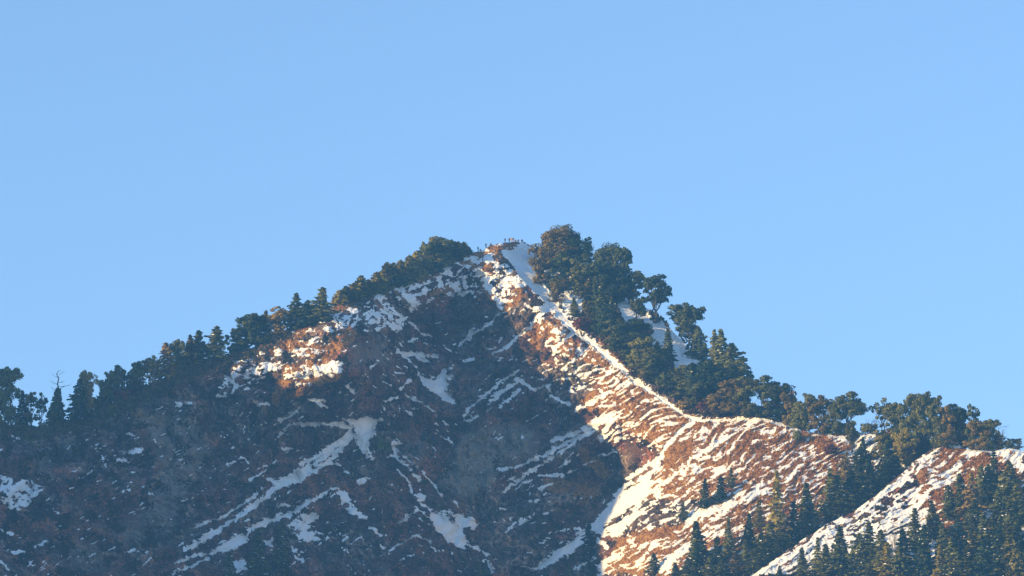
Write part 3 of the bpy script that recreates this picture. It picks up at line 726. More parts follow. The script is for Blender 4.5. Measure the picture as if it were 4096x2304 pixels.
def make_fir(seed, H=18.0, W=6.5, base=.06, whorls=24, snow=.05, full=.85, droop=.35, size=.72, ragged=.3, top=1.0):
    """conifer: straight stem and drooping branch sprays, snow caught on some of them"""
    rs = np.random.RandomState(seed); wood = Geo(); leaf = Geo()
    bend = np.stack([np.cumsum(rs.normal(scale=.05, size=9)), np.cumsum(rs.normal(scale=.05, size=9)), np.linspace(-.6, H * .985, 9)], -1)
    wood.tube(bend, np.linspace(H * .017, H * .003, 9), 7)
    lo = rs.uniform(.75, 1.15, 12)
    for k in range(whorls):
        t = base + (1 - base) * (k / (whorls - 1)) ** .92
        prof = (1 - t) ** full * (1.0 if t > base + .16 else .6 + .4 * (t - base) / .16)
        Rk = W * .5 * max(prof, .045) * rs.uniform(1 - ragged * .5, 1 + ragged * .35)
        nb = int(5 + 5 * min(1, prof * 1.4)); off = rs.uniform(0, 6.28)
        for j in range(nb):
            an = off + j * 6.283 / nb + rs.uniform(-.3, .3)
            L = Rk * rs.uniform(1 - ragged, 1.12) * lo[int(an / 6.283 * 12) % 12]
            dz = -droop * L * rs.uniform(.6, 1.3) + (.25 * L if t > .85 else 0)
            dirv = np.array([math.cos(an), math.sin(an), 0]); p0 = np.array([0, 0, t * H])
            if L > 1.2:
                wood.tube(np.stack([p0, p0 + dirv * L * .5 + [0, 0, dz * .35], p0 + dirv * L * .92 + [0, 0, dz]]), [H * .0035, H * .002, .01], 4)
            n = max(4, int(L * 4.4))
            s_ = np.sqrt(rs.uniform(.06, 1, n)); side = np.cross(dirv, [0, 0, 1])
            c = p0 + dirv * (s_ * L)[:, None] + side * (rs.normal(scale=.17, size=n) * L * (1.15 - s_) + rs.normal(scale=.14, size=n))[:, None]
            c[:, 2] += dz * s_ ** 1.5 + rs.normal(scale=.12, size=n) - .12
            dv = np.tile(dirv * .8, (n, 1)); dv[:, 2] = -.55
            ov = np.tile(dirv, (n, 1)) * .75 + (c - p0 - dirv * (s_ * L)[:, None]) * .9; ov[:, 2] += .45
            leaf_cards(leaf, rs, c, size, .25, 0, dv, ov)
            if snow and rs.rand() < snow * 6 and L > .7:
                q = rs.randint(1, 3); ss = rs.uniform(.35, .95, q)
                cs = p0 + dirv * (ss * L)[:, None]; cs[:, 2] += dz * ss ** 1.5 + .10
                leaf_cards(leaf, rs, cs, size * .62, .8, 1)
        nf = 6
        cf = np.stack([rs.normal(scale=Rk * .28 + .05, size=nf), rs.normal(scale=Rk * .28 + .05, size=nf), t * H + rs.normal(scale=.3, size=nf)], -1)
        leaf_cards(leaf, rs, cf, size, .1, 0, None, np.stack([cf[:, 0], cf[:, 1], cf[:, 0] * 0 + .3], -1))
    return wood, leaf

def make_bare(seed, H=9.0, W=5.0, stems=3, depth=3, spread=.55, trunkr=.022):
    """leafless tree: stems splitting into fine twigs"""
    rs = np.random.RandomState(seed); wood = Geo(); twig = Geo()
    def grow(p, d, L, r, k):
        pts = [p]; q = p.copy(); dd = d.copy()
        for i in range(4):
            dd = dd + rs.normal(scale=.16, size=3); dd[2] += .05; dd /= np.linalg.norm(dd)
            q = q + dd * L / 4; pts.append(q.copy())
        (wood if k > 1 else twig).tube(np.array(pts), np.linspace(r, r * .55, 5), 5 if k > 1 else 3)
        if k == 0: return
        for j in range(rs.randint(3, 5)):
            nd = dd + rs.normal(scale=spread, size=3); nd[0] *= W / H * 1.9; nd[1] *= W / H * 1.9
            nd /= np.linalg.norm(nd)
            grow(np.array(pts[rs.randint(2, 5)]), nd, L * rs.uniform(.55, .8), r * .5, k - 1)
    for s in range(stems):
        an = rs.uniform(0, 6.28)
        d = np.array([math.cos(an) * .28 * (stems > 1), math.sin(an) * .28 * (stems > 1), 1.0]); d /= np.linalg.norm(d)
        grow(np.array([math.cos(an) * .12, math.sin(an) * .12, -.4]), d, H * .46, H * trunkr, depth)
    return wood, twig

def make_shrub(seed, H=3.0, W=4.0, n=420, size=.42):
    rs = np.random.RandomState(seed); wood = Geo(); leaf = Geo()
    for k in range(9):
        an = rs.uniform(0, 6.28); r = rs.uniform(.2, .5) * W * .8
        e = np.array([math.cos(an) * r, math.sin(an) * r, H * rs.uniform(.45, .9)])
        wood.tube(curved(np.array([0, 0, -.2]), e, 0, rs, 4), np.linspace(.07, .02, 4), 4)
        m = n // 9
        p = unit(rs, m) * (rs.uniform(.1, 1, (m, 1)) ** .5) * W * .24
        leaf_cards(leaf, rs, e + p * [1, 1, .8], size, .1, 0, None, p + e * .4)
    return wood, leaf

def make_snag(seed, H=14.0, W=4.5):
    """dying conifer: foliage below, dead crooked stem with bare branches on top"""
    rs = np.random.RandomState(seed)
    wood, leaf = make_fir(seed, H * .66, W * 1.25, .02, 18, 0, .75, .45, .7, .45)
    p = np.array([[0, 0, H * .5], [.15, 0, H * .66], [-.15, 0, H * .76], [.05, 0, H * .86], [-.45, .1, H * .93], [-.1, 0, H * .985], [.5, 0, H]])
    wood.tube(p, [.17, .15, .14, .11, .09, .06, .03], 6)
    for z, x, L in ((.66, 1, 2.4), (.74, -1, 1.9), (.78, 1, 1.6), (.86, -1, 1.3), (.92, 1, .8), (.62, -1, 1.5), (.70, 1, 2.9)):
        a = np.array([0, 0, H * z]); e = a + np.array([x * L * .75, rs.uniform(-.5, .5), L * rs.uniform(.1, .6)])
        q = curved(a, e, -.3, rs, 5); wood.tube(q, np.linspace(.07, .022, 5), 4)
        for w in range(3):
            s0 = q[rs.randint(2, 5)]; wood.tube(curved(s0, s0 + np.array([x * rs.uniform(.2, .7), rs.uniform(-.3, .3), rs.uniform(.1, .7)]), 0, rs, 3), [.03, .02, .012], 3)
    return wood, leaf

KIT = {}
def kit(kind, ref, pairs):
    out = []
    for w, l in pairs:
        q = np.concatenate(l.v + (w.v if kind in ('bare', 'stick', 'snag') else []))
        cx = (np.percentile(q[:, 0], 3) + np.percentile(q[:, 0], 97)) / 2
        wd = np.percentile(np.abs(np.concatenate([q[:, 0], q[:, 1]])), 96) * 2
        out.append((w.mesh(kind + '_trunk', BARK['grey']), l.mesh(kind + '_crown', [LEAF['oak'], M_TREESNOW]), wd, np.percentile(q[:, 2], 99.7)))
    KIT[kind] = out
kit('oak', (14, 10), [make_oak(s, lobes=L, clumps=c, base=b, per=84, size=.41) for s, L, c, b in ((1, 11, 74, .10), (2, 13, 84, .06), (3, 9, 66, .14), (4, 12, 78, .1), (5, 14, 90, .12), (6, 10, 70, .08), (7, 16, 96, .1))])
kit('big', (24, 19), [make_oak(s, 24, 19, .12, 24, 200, 100, .50, 2) for s in (11, 12)])
kit('tall', (18, 9), [make_oak(s, 18, 9, .34, 12, 84, 54, .55, 3, True, .6, .0) for s in (21, 22, 23, 24)])
kit('open', (12, 8), [make_oak(s, 12, 8, .2, 9, 36, 40, .46, 2, False, .7, .2) for s in (31, 32, 33)])
kit('fir', (18, 6.5), [make_fir(s, ragged=r, full=f, whorls=w, size=.62, snow=.14, droop=d) for s, r, f, w, d in ((41, .45, .85, 22, .35), (42, .6, .8, 18, .45), (43, .4, .95, 24, .3), (44, .65, .72, 17, .5), (45, .5, .9, 20, .4), (46, .55, .66, 19, .35), (47, .6, 1.0, 21, .3), (48, .7, .8, 16, .5))])
kit('pine', (13, 8), [make_fir(s, 13, 8, .13, 19, .012, f, .05, .72, .32) for s, f in ((51, .5), (52, .55), (53, .45), (54, .62), (55, .5))])
kit('cone', (15, 10), [make_fir(s, 15, 10, .05, 19, .08, f, d, .66, r) for s, f, d, r in ((61, .62, .18, .6), (62, .75, .3, .7), (63, .52, .1, .55), (64, .66, .25, .75), (65, .8, .2, .65))])
kit('thin', (13, 6), [make_fir(s, 13, 6, .2, 12, 0, .6, .05, .62, .55) for s in (71, 72)])
kit('bare', (9, 5), [make_bare(81, stems=4), make_bare(82, stems=2, spread=.7), make_bare(83, stems=1, W=7, spread=.8)])
kit('stick', (9, 2.2), [make_bare(85, 9, 1.6, 1, 2, .45, .014)])
kit('shrub', (3, 4), [make_shrub(s) for s in (91, 92, 93)])
kit('snag', (14, 4.5), [make_snag(101)])
USED = {}
def tinted(me, mat):
    """the same crown in another foliage"""
    key = (me.name, mat.name)
    if key not in USED:
        c = me.copy(); c.name = me.name + '_' + mat.name; c.materials[0] = mat; USED[key] = c
    return USED[key]

ONES = 'first second third fourth fifth sixth seventh eighth ninth tenth eleventh twelfth thirteenth fourteenth fifteenth sixteenth seventeenth eighteenth nineteenth'.split()
def ordinal(n):
    if n < 20: return ONES[n - 1]
    t, o = divmod(n, 10)
    tens = {2: 'twent', 3: 'thirt', 4: 'fort', 5: 'fift', 6: 'sixt', 7: 'sevent'}[t]
    return tens + ('ieth' if o == 0 else 'y-' + ONES[o - 1])

# view, x, top, base, width, kind, foliage, look      (pixels of the photo crops listed in VIEWS)
T = {}
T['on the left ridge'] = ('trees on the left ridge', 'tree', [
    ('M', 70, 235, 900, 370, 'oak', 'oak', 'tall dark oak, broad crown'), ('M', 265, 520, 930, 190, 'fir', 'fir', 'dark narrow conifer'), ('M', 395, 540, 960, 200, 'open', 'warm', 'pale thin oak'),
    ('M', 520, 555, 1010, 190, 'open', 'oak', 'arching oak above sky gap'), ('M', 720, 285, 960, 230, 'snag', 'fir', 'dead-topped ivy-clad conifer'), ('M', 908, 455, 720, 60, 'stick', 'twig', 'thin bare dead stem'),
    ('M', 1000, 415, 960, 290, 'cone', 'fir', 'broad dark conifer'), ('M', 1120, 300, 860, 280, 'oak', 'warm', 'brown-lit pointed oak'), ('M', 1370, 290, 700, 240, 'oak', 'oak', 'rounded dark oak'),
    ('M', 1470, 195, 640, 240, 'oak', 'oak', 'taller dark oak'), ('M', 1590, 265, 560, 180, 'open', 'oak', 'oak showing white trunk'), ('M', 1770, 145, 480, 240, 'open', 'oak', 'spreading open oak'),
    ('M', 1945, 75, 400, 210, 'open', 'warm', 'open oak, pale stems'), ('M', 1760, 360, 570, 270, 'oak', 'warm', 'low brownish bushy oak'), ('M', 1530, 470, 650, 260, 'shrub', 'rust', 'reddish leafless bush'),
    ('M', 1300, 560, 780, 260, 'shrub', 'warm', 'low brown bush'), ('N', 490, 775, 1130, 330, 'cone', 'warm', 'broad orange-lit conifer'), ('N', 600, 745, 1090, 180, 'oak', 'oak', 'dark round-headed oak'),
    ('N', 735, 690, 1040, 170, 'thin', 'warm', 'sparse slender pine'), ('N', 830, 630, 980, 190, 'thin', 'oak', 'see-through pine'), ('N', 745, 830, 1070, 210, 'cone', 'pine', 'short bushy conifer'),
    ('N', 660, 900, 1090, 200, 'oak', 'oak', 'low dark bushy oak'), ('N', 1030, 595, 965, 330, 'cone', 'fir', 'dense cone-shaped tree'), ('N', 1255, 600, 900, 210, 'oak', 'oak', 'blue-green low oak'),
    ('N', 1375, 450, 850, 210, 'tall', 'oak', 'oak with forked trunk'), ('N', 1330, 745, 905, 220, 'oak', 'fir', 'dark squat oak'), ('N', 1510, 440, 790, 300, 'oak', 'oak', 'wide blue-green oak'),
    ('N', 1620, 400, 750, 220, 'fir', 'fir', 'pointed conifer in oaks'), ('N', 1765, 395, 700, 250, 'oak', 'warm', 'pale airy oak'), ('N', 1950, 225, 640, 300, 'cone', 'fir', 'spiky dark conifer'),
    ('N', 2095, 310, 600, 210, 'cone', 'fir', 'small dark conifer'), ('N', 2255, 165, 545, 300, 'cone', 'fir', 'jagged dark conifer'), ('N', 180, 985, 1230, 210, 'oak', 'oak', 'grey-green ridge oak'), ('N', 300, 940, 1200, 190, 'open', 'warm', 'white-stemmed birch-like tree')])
T['in the row left of the summit'] = ('olive conifers left of the summit', 'tree', [
    ('O', 505, 830, 1030, 190, 'pine', 'pine', 'outermost olive conifer'), ('O', 600, 780, 1010, 220, 'pine', 'pine', 'dark-sided conifer'), ('O', 690, 745, 975, 200, 'pine', 'pine', 'yellowish conifer'),
    ('O', 790, 640, 935, 260, 'pine', 'pine', 'tall conifer'), ('O', 880, 690, 910, 190, 'pine', 'pine', 'rounded conifer'), ('O', 975, 605, 890, 230, 'pine', 'pine', 'yellow-lit conifer'),
    ('O', 1080, 560, 870, 200, 'pine', 'pine', 'broad conifer'), ('O', 1115, 475, 845, 220, 'pine', 'pine', 'spiky conifer'), ('O', 1200, 480, 830, 200, 'pine', 'pine', 'steep-sided conifer'),
    ('O', 1225, 560, 825, 170, 'pine', 'fir', 'dark inner conifer'), ('O', 1300, 440, 785, 220, 'pine', 'pine', 'conifer showing its trunk'), ('O', 1330, 540, 780, 170, 'pine', 'pine', 'low olive conifer'),
    ('O', 1400, 380, 750, 210, 'pine', 'pine', 'brownish conifer'), ('O', 1465, 335, 720, 230, 'pine', 'pine', 'high conifer'), ('O', 1535, 345, 670, 170, 'cone', 'fir', 'dark conifer'),
    ('O', 1590, 215, 480, 150, 'open', 'oak', 'jutting thin-topped tree'), ('O', 1620, 420, 620, 190, 'pine', 'pine', 'dull green conifer'), ('O', 1680, 185, 560, 290, 'oak', 'oak', 'dark bushy tree'),
    ('O', 1770, 162, 545, 280, 'oak', 'oak', 'tallest dark tree'), ('O', 1740, 330, 570, 210, 'pine', 'pine', 'bright olive conifer'), ('O', 1845, 250, 520, 220, 'pine', 'pine', 'golden-olive conifer'),
    ('O', 1950, 185, 470, 240, 'pine', 'pine', 'lit conifer'), ('O', 2040, 215, 440, 190, 'pine', 'pine', 'shorter conifer'), ('O', 2110, 220, 415, 160, 'pine', 'pine', 'olive-topped conifer'),
    ('O', 2155, 260, 375, 130, 'pine', 'fir', 'last dark conifer'), ('O', 2455, 220, 280, 42, 'pine', 'pine', 'tiny lone conifer')])
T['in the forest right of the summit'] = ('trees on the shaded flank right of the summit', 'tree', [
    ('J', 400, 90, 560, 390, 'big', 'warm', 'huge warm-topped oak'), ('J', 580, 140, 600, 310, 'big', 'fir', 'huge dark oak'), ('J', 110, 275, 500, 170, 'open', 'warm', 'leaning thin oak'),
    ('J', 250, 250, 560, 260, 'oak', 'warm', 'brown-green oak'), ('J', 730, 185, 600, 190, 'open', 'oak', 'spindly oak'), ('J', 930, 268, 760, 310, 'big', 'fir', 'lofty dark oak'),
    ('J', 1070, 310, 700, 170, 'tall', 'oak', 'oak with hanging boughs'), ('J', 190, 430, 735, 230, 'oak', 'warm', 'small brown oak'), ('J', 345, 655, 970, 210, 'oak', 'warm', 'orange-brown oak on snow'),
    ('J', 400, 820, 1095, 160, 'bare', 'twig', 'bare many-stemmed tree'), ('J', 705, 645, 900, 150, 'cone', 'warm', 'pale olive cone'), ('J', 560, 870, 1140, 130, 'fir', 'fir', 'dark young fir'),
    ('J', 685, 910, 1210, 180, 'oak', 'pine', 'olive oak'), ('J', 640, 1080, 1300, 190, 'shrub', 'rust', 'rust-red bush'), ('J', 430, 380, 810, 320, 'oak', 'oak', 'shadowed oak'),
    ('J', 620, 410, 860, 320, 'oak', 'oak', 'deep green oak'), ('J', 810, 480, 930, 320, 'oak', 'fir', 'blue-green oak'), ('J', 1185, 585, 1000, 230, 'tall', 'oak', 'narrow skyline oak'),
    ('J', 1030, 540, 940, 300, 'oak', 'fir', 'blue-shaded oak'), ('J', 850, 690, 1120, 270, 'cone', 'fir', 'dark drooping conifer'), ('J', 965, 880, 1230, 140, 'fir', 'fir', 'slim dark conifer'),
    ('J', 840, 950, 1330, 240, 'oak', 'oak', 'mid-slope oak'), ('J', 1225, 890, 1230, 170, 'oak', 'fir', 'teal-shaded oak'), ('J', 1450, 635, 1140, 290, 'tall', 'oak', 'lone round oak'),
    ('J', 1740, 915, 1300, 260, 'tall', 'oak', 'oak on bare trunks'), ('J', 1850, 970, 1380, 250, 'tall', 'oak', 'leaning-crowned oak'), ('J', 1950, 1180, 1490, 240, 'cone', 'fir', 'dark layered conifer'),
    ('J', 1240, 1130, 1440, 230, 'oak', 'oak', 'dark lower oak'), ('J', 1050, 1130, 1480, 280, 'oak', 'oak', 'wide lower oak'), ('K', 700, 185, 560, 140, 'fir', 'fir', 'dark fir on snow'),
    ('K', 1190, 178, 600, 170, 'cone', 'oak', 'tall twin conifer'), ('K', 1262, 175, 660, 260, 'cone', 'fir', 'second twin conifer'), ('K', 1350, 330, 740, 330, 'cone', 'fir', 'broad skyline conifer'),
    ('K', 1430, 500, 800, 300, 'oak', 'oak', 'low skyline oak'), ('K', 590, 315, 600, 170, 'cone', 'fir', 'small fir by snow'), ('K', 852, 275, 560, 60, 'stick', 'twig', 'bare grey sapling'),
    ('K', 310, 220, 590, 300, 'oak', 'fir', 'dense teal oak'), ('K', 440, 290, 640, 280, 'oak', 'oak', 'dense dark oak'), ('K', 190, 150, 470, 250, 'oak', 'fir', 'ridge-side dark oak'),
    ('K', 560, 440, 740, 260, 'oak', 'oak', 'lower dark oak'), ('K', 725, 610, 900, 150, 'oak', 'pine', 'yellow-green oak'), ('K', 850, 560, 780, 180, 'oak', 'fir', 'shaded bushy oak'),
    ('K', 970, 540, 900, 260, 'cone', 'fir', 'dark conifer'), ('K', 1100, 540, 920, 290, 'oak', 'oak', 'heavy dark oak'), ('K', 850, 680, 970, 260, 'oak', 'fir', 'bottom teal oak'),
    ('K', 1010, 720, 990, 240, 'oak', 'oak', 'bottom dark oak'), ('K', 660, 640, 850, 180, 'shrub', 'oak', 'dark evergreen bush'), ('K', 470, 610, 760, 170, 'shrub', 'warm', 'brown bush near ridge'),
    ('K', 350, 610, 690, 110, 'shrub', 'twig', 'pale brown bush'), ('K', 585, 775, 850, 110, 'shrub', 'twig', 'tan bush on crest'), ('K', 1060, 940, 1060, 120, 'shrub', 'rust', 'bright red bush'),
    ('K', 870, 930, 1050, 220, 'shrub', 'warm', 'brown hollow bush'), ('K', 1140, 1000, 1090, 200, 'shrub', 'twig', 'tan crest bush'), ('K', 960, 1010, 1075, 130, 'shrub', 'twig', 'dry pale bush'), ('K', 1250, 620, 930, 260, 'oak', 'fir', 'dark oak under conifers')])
T['along the crest right of the forest'] = ('oaks along the right-hand crest', 'tree', [
    ('K', 1390, 700, 1090, 270, 'oak', 'warm', 'warm-lit oak'), ('K', 1240, 850, 1085, 210, 'oak', 'warm', 'low brown oak'), ('K', 1530, 690, 1080, 230, 'oak', 'oak', 'dark inner oak'),
    ('K', 1680, 695, 1092, 310, 'oak', 'oak', 'big round oak'), ('K', 1850, 735, 1110, 270, 'oak', 'oak', 'high blue-green oak'), ('K', 1985, 825, 1160, 190, 'oak', 'warm', 'brownish oak'),
    ('K', 1760, 900, 1105, 170, 'open', 'pine', 'pale-stemmed oak'), ('K', 2130, 848, 1230, 210, 'oak', 'oak', 'wide-topped oak'), ('K', 2275, 858, 1250, 210, 'oak', 'warm', 'lit oak'),
    ('K', 2080, 980, 1210, 190, 'oak', 'oak', 'lower bushy oak'), ('L', 545, 222, 700, 320, 'oak', 'oak', 'tall domed oak'), ('L', 430, 295, 690, 190, 'oak', 'oak', 'oak beside sky gap'),
    ('L', 300, 600, 690, 120, 'shrub', 'oak', 'small dark bush'), ('L', 845, 470, 690, 190, 'bare', 'twig', 'bare crooked tree'), ('L', 800, 560, 690, 170, 'shrub', 'oak', 'dark crest bush'),
    ('L', 960, 262, 710, 210, 'open', 'oak', 'airy open oak'), ('L', 1120, 355, 790, 240, 'oak', 'oak', 'grey-green oak'), ('L', 1290, 245, 800, 270, 'oak', 'oak', 'broad domed oak'),
    ('L', 1430, 245, 830, 260, 'oak', 'oak', 'highest dark oak'), ('L', 1575, 275, 870, 260, 'oak', 'oak', 'dense oak'), ('L', 1690, 380, 860, 200, 'oak', 'warm', 'brown-tinged oak'),
    ('L', 1870, 335, 760, 250, 'oak', 'oak', 'round-topped oak'), ('L', 1985, 345, 740, 180, 'open', 'oak', 'light airy oak'), ('L', 1840, 540, 770, 260, 'oak', 'warm', 'brown low oak'),
    ('L', 2050, 540, 850, 270, 'oak', 'warm', 'broad low oak'), ('L', 2180, 525, 855, 210, 'oak', 'oak', 'sloping-topped oak'), ('L', 2330, 570, 780, 210, 'bare', 'twig', 'bare spreading tree'),
    ('L', 2290, 690, 850, 150, 'oak', 'warm', 'small brown oak'), ('L', 2400, 735, 850, 150, 'oak', 'oak', 'small dark oak'), ('L', 2520, 715, 860, 130, 'open', 'oak', 'thin small oak'),
    ('L', 1090, 610, 740, 130, 'shrub', 'rust', 'red-brown bush')])
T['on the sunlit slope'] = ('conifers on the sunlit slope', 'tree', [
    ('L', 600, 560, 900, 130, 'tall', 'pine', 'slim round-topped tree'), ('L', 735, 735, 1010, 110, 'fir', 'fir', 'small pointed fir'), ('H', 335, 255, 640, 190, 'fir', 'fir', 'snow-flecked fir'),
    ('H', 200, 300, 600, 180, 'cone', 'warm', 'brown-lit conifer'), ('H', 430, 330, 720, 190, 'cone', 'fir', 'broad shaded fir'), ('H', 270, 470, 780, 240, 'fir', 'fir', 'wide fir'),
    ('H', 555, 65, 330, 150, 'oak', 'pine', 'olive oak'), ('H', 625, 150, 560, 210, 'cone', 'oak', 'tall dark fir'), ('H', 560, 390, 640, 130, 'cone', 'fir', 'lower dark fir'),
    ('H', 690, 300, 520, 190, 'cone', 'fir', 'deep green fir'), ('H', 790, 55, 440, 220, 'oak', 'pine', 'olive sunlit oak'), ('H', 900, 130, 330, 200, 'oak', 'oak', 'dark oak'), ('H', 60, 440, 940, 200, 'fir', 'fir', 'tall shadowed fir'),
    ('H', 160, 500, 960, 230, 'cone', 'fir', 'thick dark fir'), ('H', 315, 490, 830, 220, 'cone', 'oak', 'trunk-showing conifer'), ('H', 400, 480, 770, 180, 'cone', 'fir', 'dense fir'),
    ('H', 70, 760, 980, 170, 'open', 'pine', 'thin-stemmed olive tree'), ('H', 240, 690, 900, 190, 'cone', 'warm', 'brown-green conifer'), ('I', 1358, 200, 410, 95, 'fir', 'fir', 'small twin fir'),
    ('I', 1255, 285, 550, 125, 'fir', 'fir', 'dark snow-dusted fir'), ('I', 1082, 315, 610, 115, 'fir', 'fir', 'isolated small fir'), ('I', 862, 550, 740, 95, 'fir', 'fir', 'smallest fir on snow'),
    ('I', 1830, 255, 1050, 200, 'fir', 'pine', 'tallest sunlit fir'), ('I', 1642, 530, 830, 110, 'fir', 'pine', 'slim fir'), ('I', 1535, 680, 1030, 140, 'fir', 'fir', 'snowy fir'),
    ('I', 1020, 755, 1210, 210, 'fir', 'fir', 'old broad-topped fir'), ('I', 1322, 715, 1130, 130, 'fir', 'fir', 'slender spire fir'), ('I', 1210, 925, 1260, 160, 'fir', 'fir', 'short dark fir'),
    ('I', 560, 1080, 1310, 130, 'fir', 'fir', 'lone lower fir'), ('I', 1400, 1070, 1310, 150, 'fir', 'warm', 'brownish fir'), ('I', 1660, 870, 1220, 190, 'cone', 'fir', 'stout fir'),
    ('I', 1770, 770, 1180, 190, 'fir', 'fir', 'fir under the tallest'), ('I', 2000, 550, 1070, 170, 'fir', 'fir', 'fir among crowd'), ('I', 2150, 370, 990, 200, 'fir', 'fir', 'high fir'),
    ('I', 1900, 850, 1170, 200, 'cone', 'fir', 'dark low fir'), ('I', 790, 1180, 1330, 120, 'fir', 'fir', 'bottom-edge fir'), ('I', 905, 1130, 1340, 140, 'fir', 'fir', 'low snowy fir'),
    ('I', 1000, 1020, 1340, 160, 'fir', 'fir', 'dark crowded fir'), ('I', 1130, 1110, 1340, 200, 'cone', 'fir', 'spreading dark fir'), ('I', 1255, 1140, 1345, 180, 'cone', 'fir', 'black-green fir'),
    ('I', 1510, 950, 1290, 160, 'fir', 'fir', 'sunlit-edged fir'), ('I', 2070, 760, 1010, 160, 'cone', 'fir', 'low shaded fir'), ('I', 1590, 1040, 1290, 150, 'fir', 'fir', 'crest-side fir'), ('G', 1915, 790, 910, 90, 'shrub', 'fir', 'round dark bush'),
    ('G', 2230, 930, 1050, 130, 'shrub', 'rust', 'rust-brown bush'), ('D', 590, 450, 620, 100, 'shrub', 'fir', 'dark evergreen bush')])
T['on the near spur'] = ('conifers on the near spur', 'tree', [
    ('I', 2095, 1030, 1360, 170, 'fir', 'fir', 'spur-edge fir'), ('I', 2245, 920, 1350, 130, 'fir', 'fir', 'thin spire fir'), ('I', 1855, 1210, 1340, 70, 'fir', 'fir', 'tiny fir on snow'), ('I', 2345, 990, 1360, 130, 'fir', 'fir', 'dark narrow fir'),
    ('H', 165, 995, 1490, 220, 'fir', 'fir', 'snow-speckled fir'), ('H', 30, 1165, 1510, 190, 'fir', 'fir', 'low dark fir'), ('H', 432, 965, 1440, 200, 'fir', 'fir', 'snow-laden fir'),
    ('H', 345, 1060, 1510, 200, 'cone', 'fir', 'wide dark fir'), ('H', 565, 1035, 1490, 190, 'fir', 'fir', 'straight fir'), ('H', 600, 1150, 1530, 230, 'cone', 'pine', 'olive-sided fir'),
    ('H', 685, 985, 1240, 110, 'bare', 'twig', 'pale bare sapling'), ('H', 785, 1035, 1490, 230, 'fir', 'fir', 'broad snowy fir'), ('H', 872, 820, 1240, 170, 'fir', 'fir', 'upper pointed fir'),
    ('H', 1070, 750, 1110, 160, 'fir', 'pine', 'olive fir'), ('H', 960, 985, 1490, 220, 'cone', 'fir', 'crowded fir'), ('H', 1130, 970, 1440, 170, 'fir', 'fir', 'slim snowy fir'),
    ('H', 1120, 1175, 1530, 160, 'fir', 'pine', 'short olive fir'), ('H', 745, 1190, 1530, 210, 'cone', 'fir', 'low broad fir'), ('H', 1290, 900, 1330, 180, 'cone', 'fir', 'shaded fir'),
    ('H', 1215, 590, 920, 160, 'cone', 'fir', 'spur-top conifer'), ('H', 1330, 490, 880, 210, 'cone', 'oak', 'dark conifer'), ('H', 1430, 480, 920, 180, 'cone', 'warm', 'brown-lit conifer'),
    ('H', 1520, 410, 800, 180, 'cone', 'fir', 'high conifer'), ('H', 1645, 255, 660, 150, 'fir', 'fir', 'topmost spur conifer'), ('H', 1590, 400, 720, 190, 'cone', 'fir', 'thick conifer'),
    ('H', 1760, 370, 840, 220, 'cone', 'oak', 'branching conifer'), ('H', 1860, 580, 930, 200, 'cone', 'fir', 'edge conifer'), ('H', 1540, 880, 1440, 200, 'fir', 'fir', 'tall crowded fir'),
    ('H', 1625, 950, 1480, 190, 'fir', 'fir', 'deep shade fir'), ('H', 1430, 1050, 1480, 200, 'fir', 'pine', 'yellow-edged fir'), ('H', 1560, 1110, 1530, 240, 'cone', 'fir', 'dense dark fir'),
    ('H', 1710, 990, 1500, 220, 'fir', 'fir', 'tall dark fir'), ('H', 1800, 970, 1520, 220, 'fir', 'pine', 'olive-lit fir'), ('H', 1885, 880, 1480, 200, 'fir', 'fir', 'right-edge fir'),
    ('H', 1850, 1140, 1530, 200, 'cone', 'pine', 'sunlit low fir'), ('H', 1280, 1190, 1530, 220, 'cone', 'fir', 'low front fir'), ('H', 1400, 1190, 1530, 190, 'fir', 'pine', 'front olive fir'), ('H', 1210, 1100, 1500, 170, 'cone', 'fir', 'half-hidden fir'),
    ('H', 1690, 640, 1010, 190, 'cone', 'fir', 'mid-slope conifer'), ('H', 1440, 760, 1120, 170, 'cone', 'fir', 'lower slope conifer'), ('H', 1780, 760, 1150, 200, 'cone', 'fir', 'heavy dark conifer'), ('H', 480, 1180, 1510, 190, 'fir', 'fir', 'front shaded fir')])
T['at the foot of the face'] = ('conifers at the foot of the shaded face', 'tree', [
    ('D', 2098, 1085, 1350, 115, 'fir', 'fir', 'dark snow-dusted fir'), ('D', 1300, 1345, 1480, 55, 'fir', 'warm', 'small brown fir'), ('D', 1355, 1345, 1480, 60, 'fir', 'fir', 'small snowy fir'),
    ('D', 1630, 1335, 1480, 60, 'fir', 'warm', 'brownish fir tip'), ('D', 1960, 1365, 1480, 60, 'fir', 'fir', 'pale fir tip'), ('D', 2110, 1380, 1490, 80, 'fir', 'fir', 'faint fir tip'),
    ('B', 1850, 1125, 1480, 140, 'fir', 'pine', 'tall olive fir'), ('B', 2010, 1070, 1430, 120, 'fir', 'pine', 'tallest fir'), ('B', 2055, 1280, 1480, 120, 'fir', 'warm', 'brown-lit fir'), ('B', 1640, 1290, 1480, 80, 'fir', 'fir', 'thin dark fir')])  # brighter olive and brown foliage paints light onto these shaded firs

def px_to_m(px, y):
    return px * (y / CT) / FPX

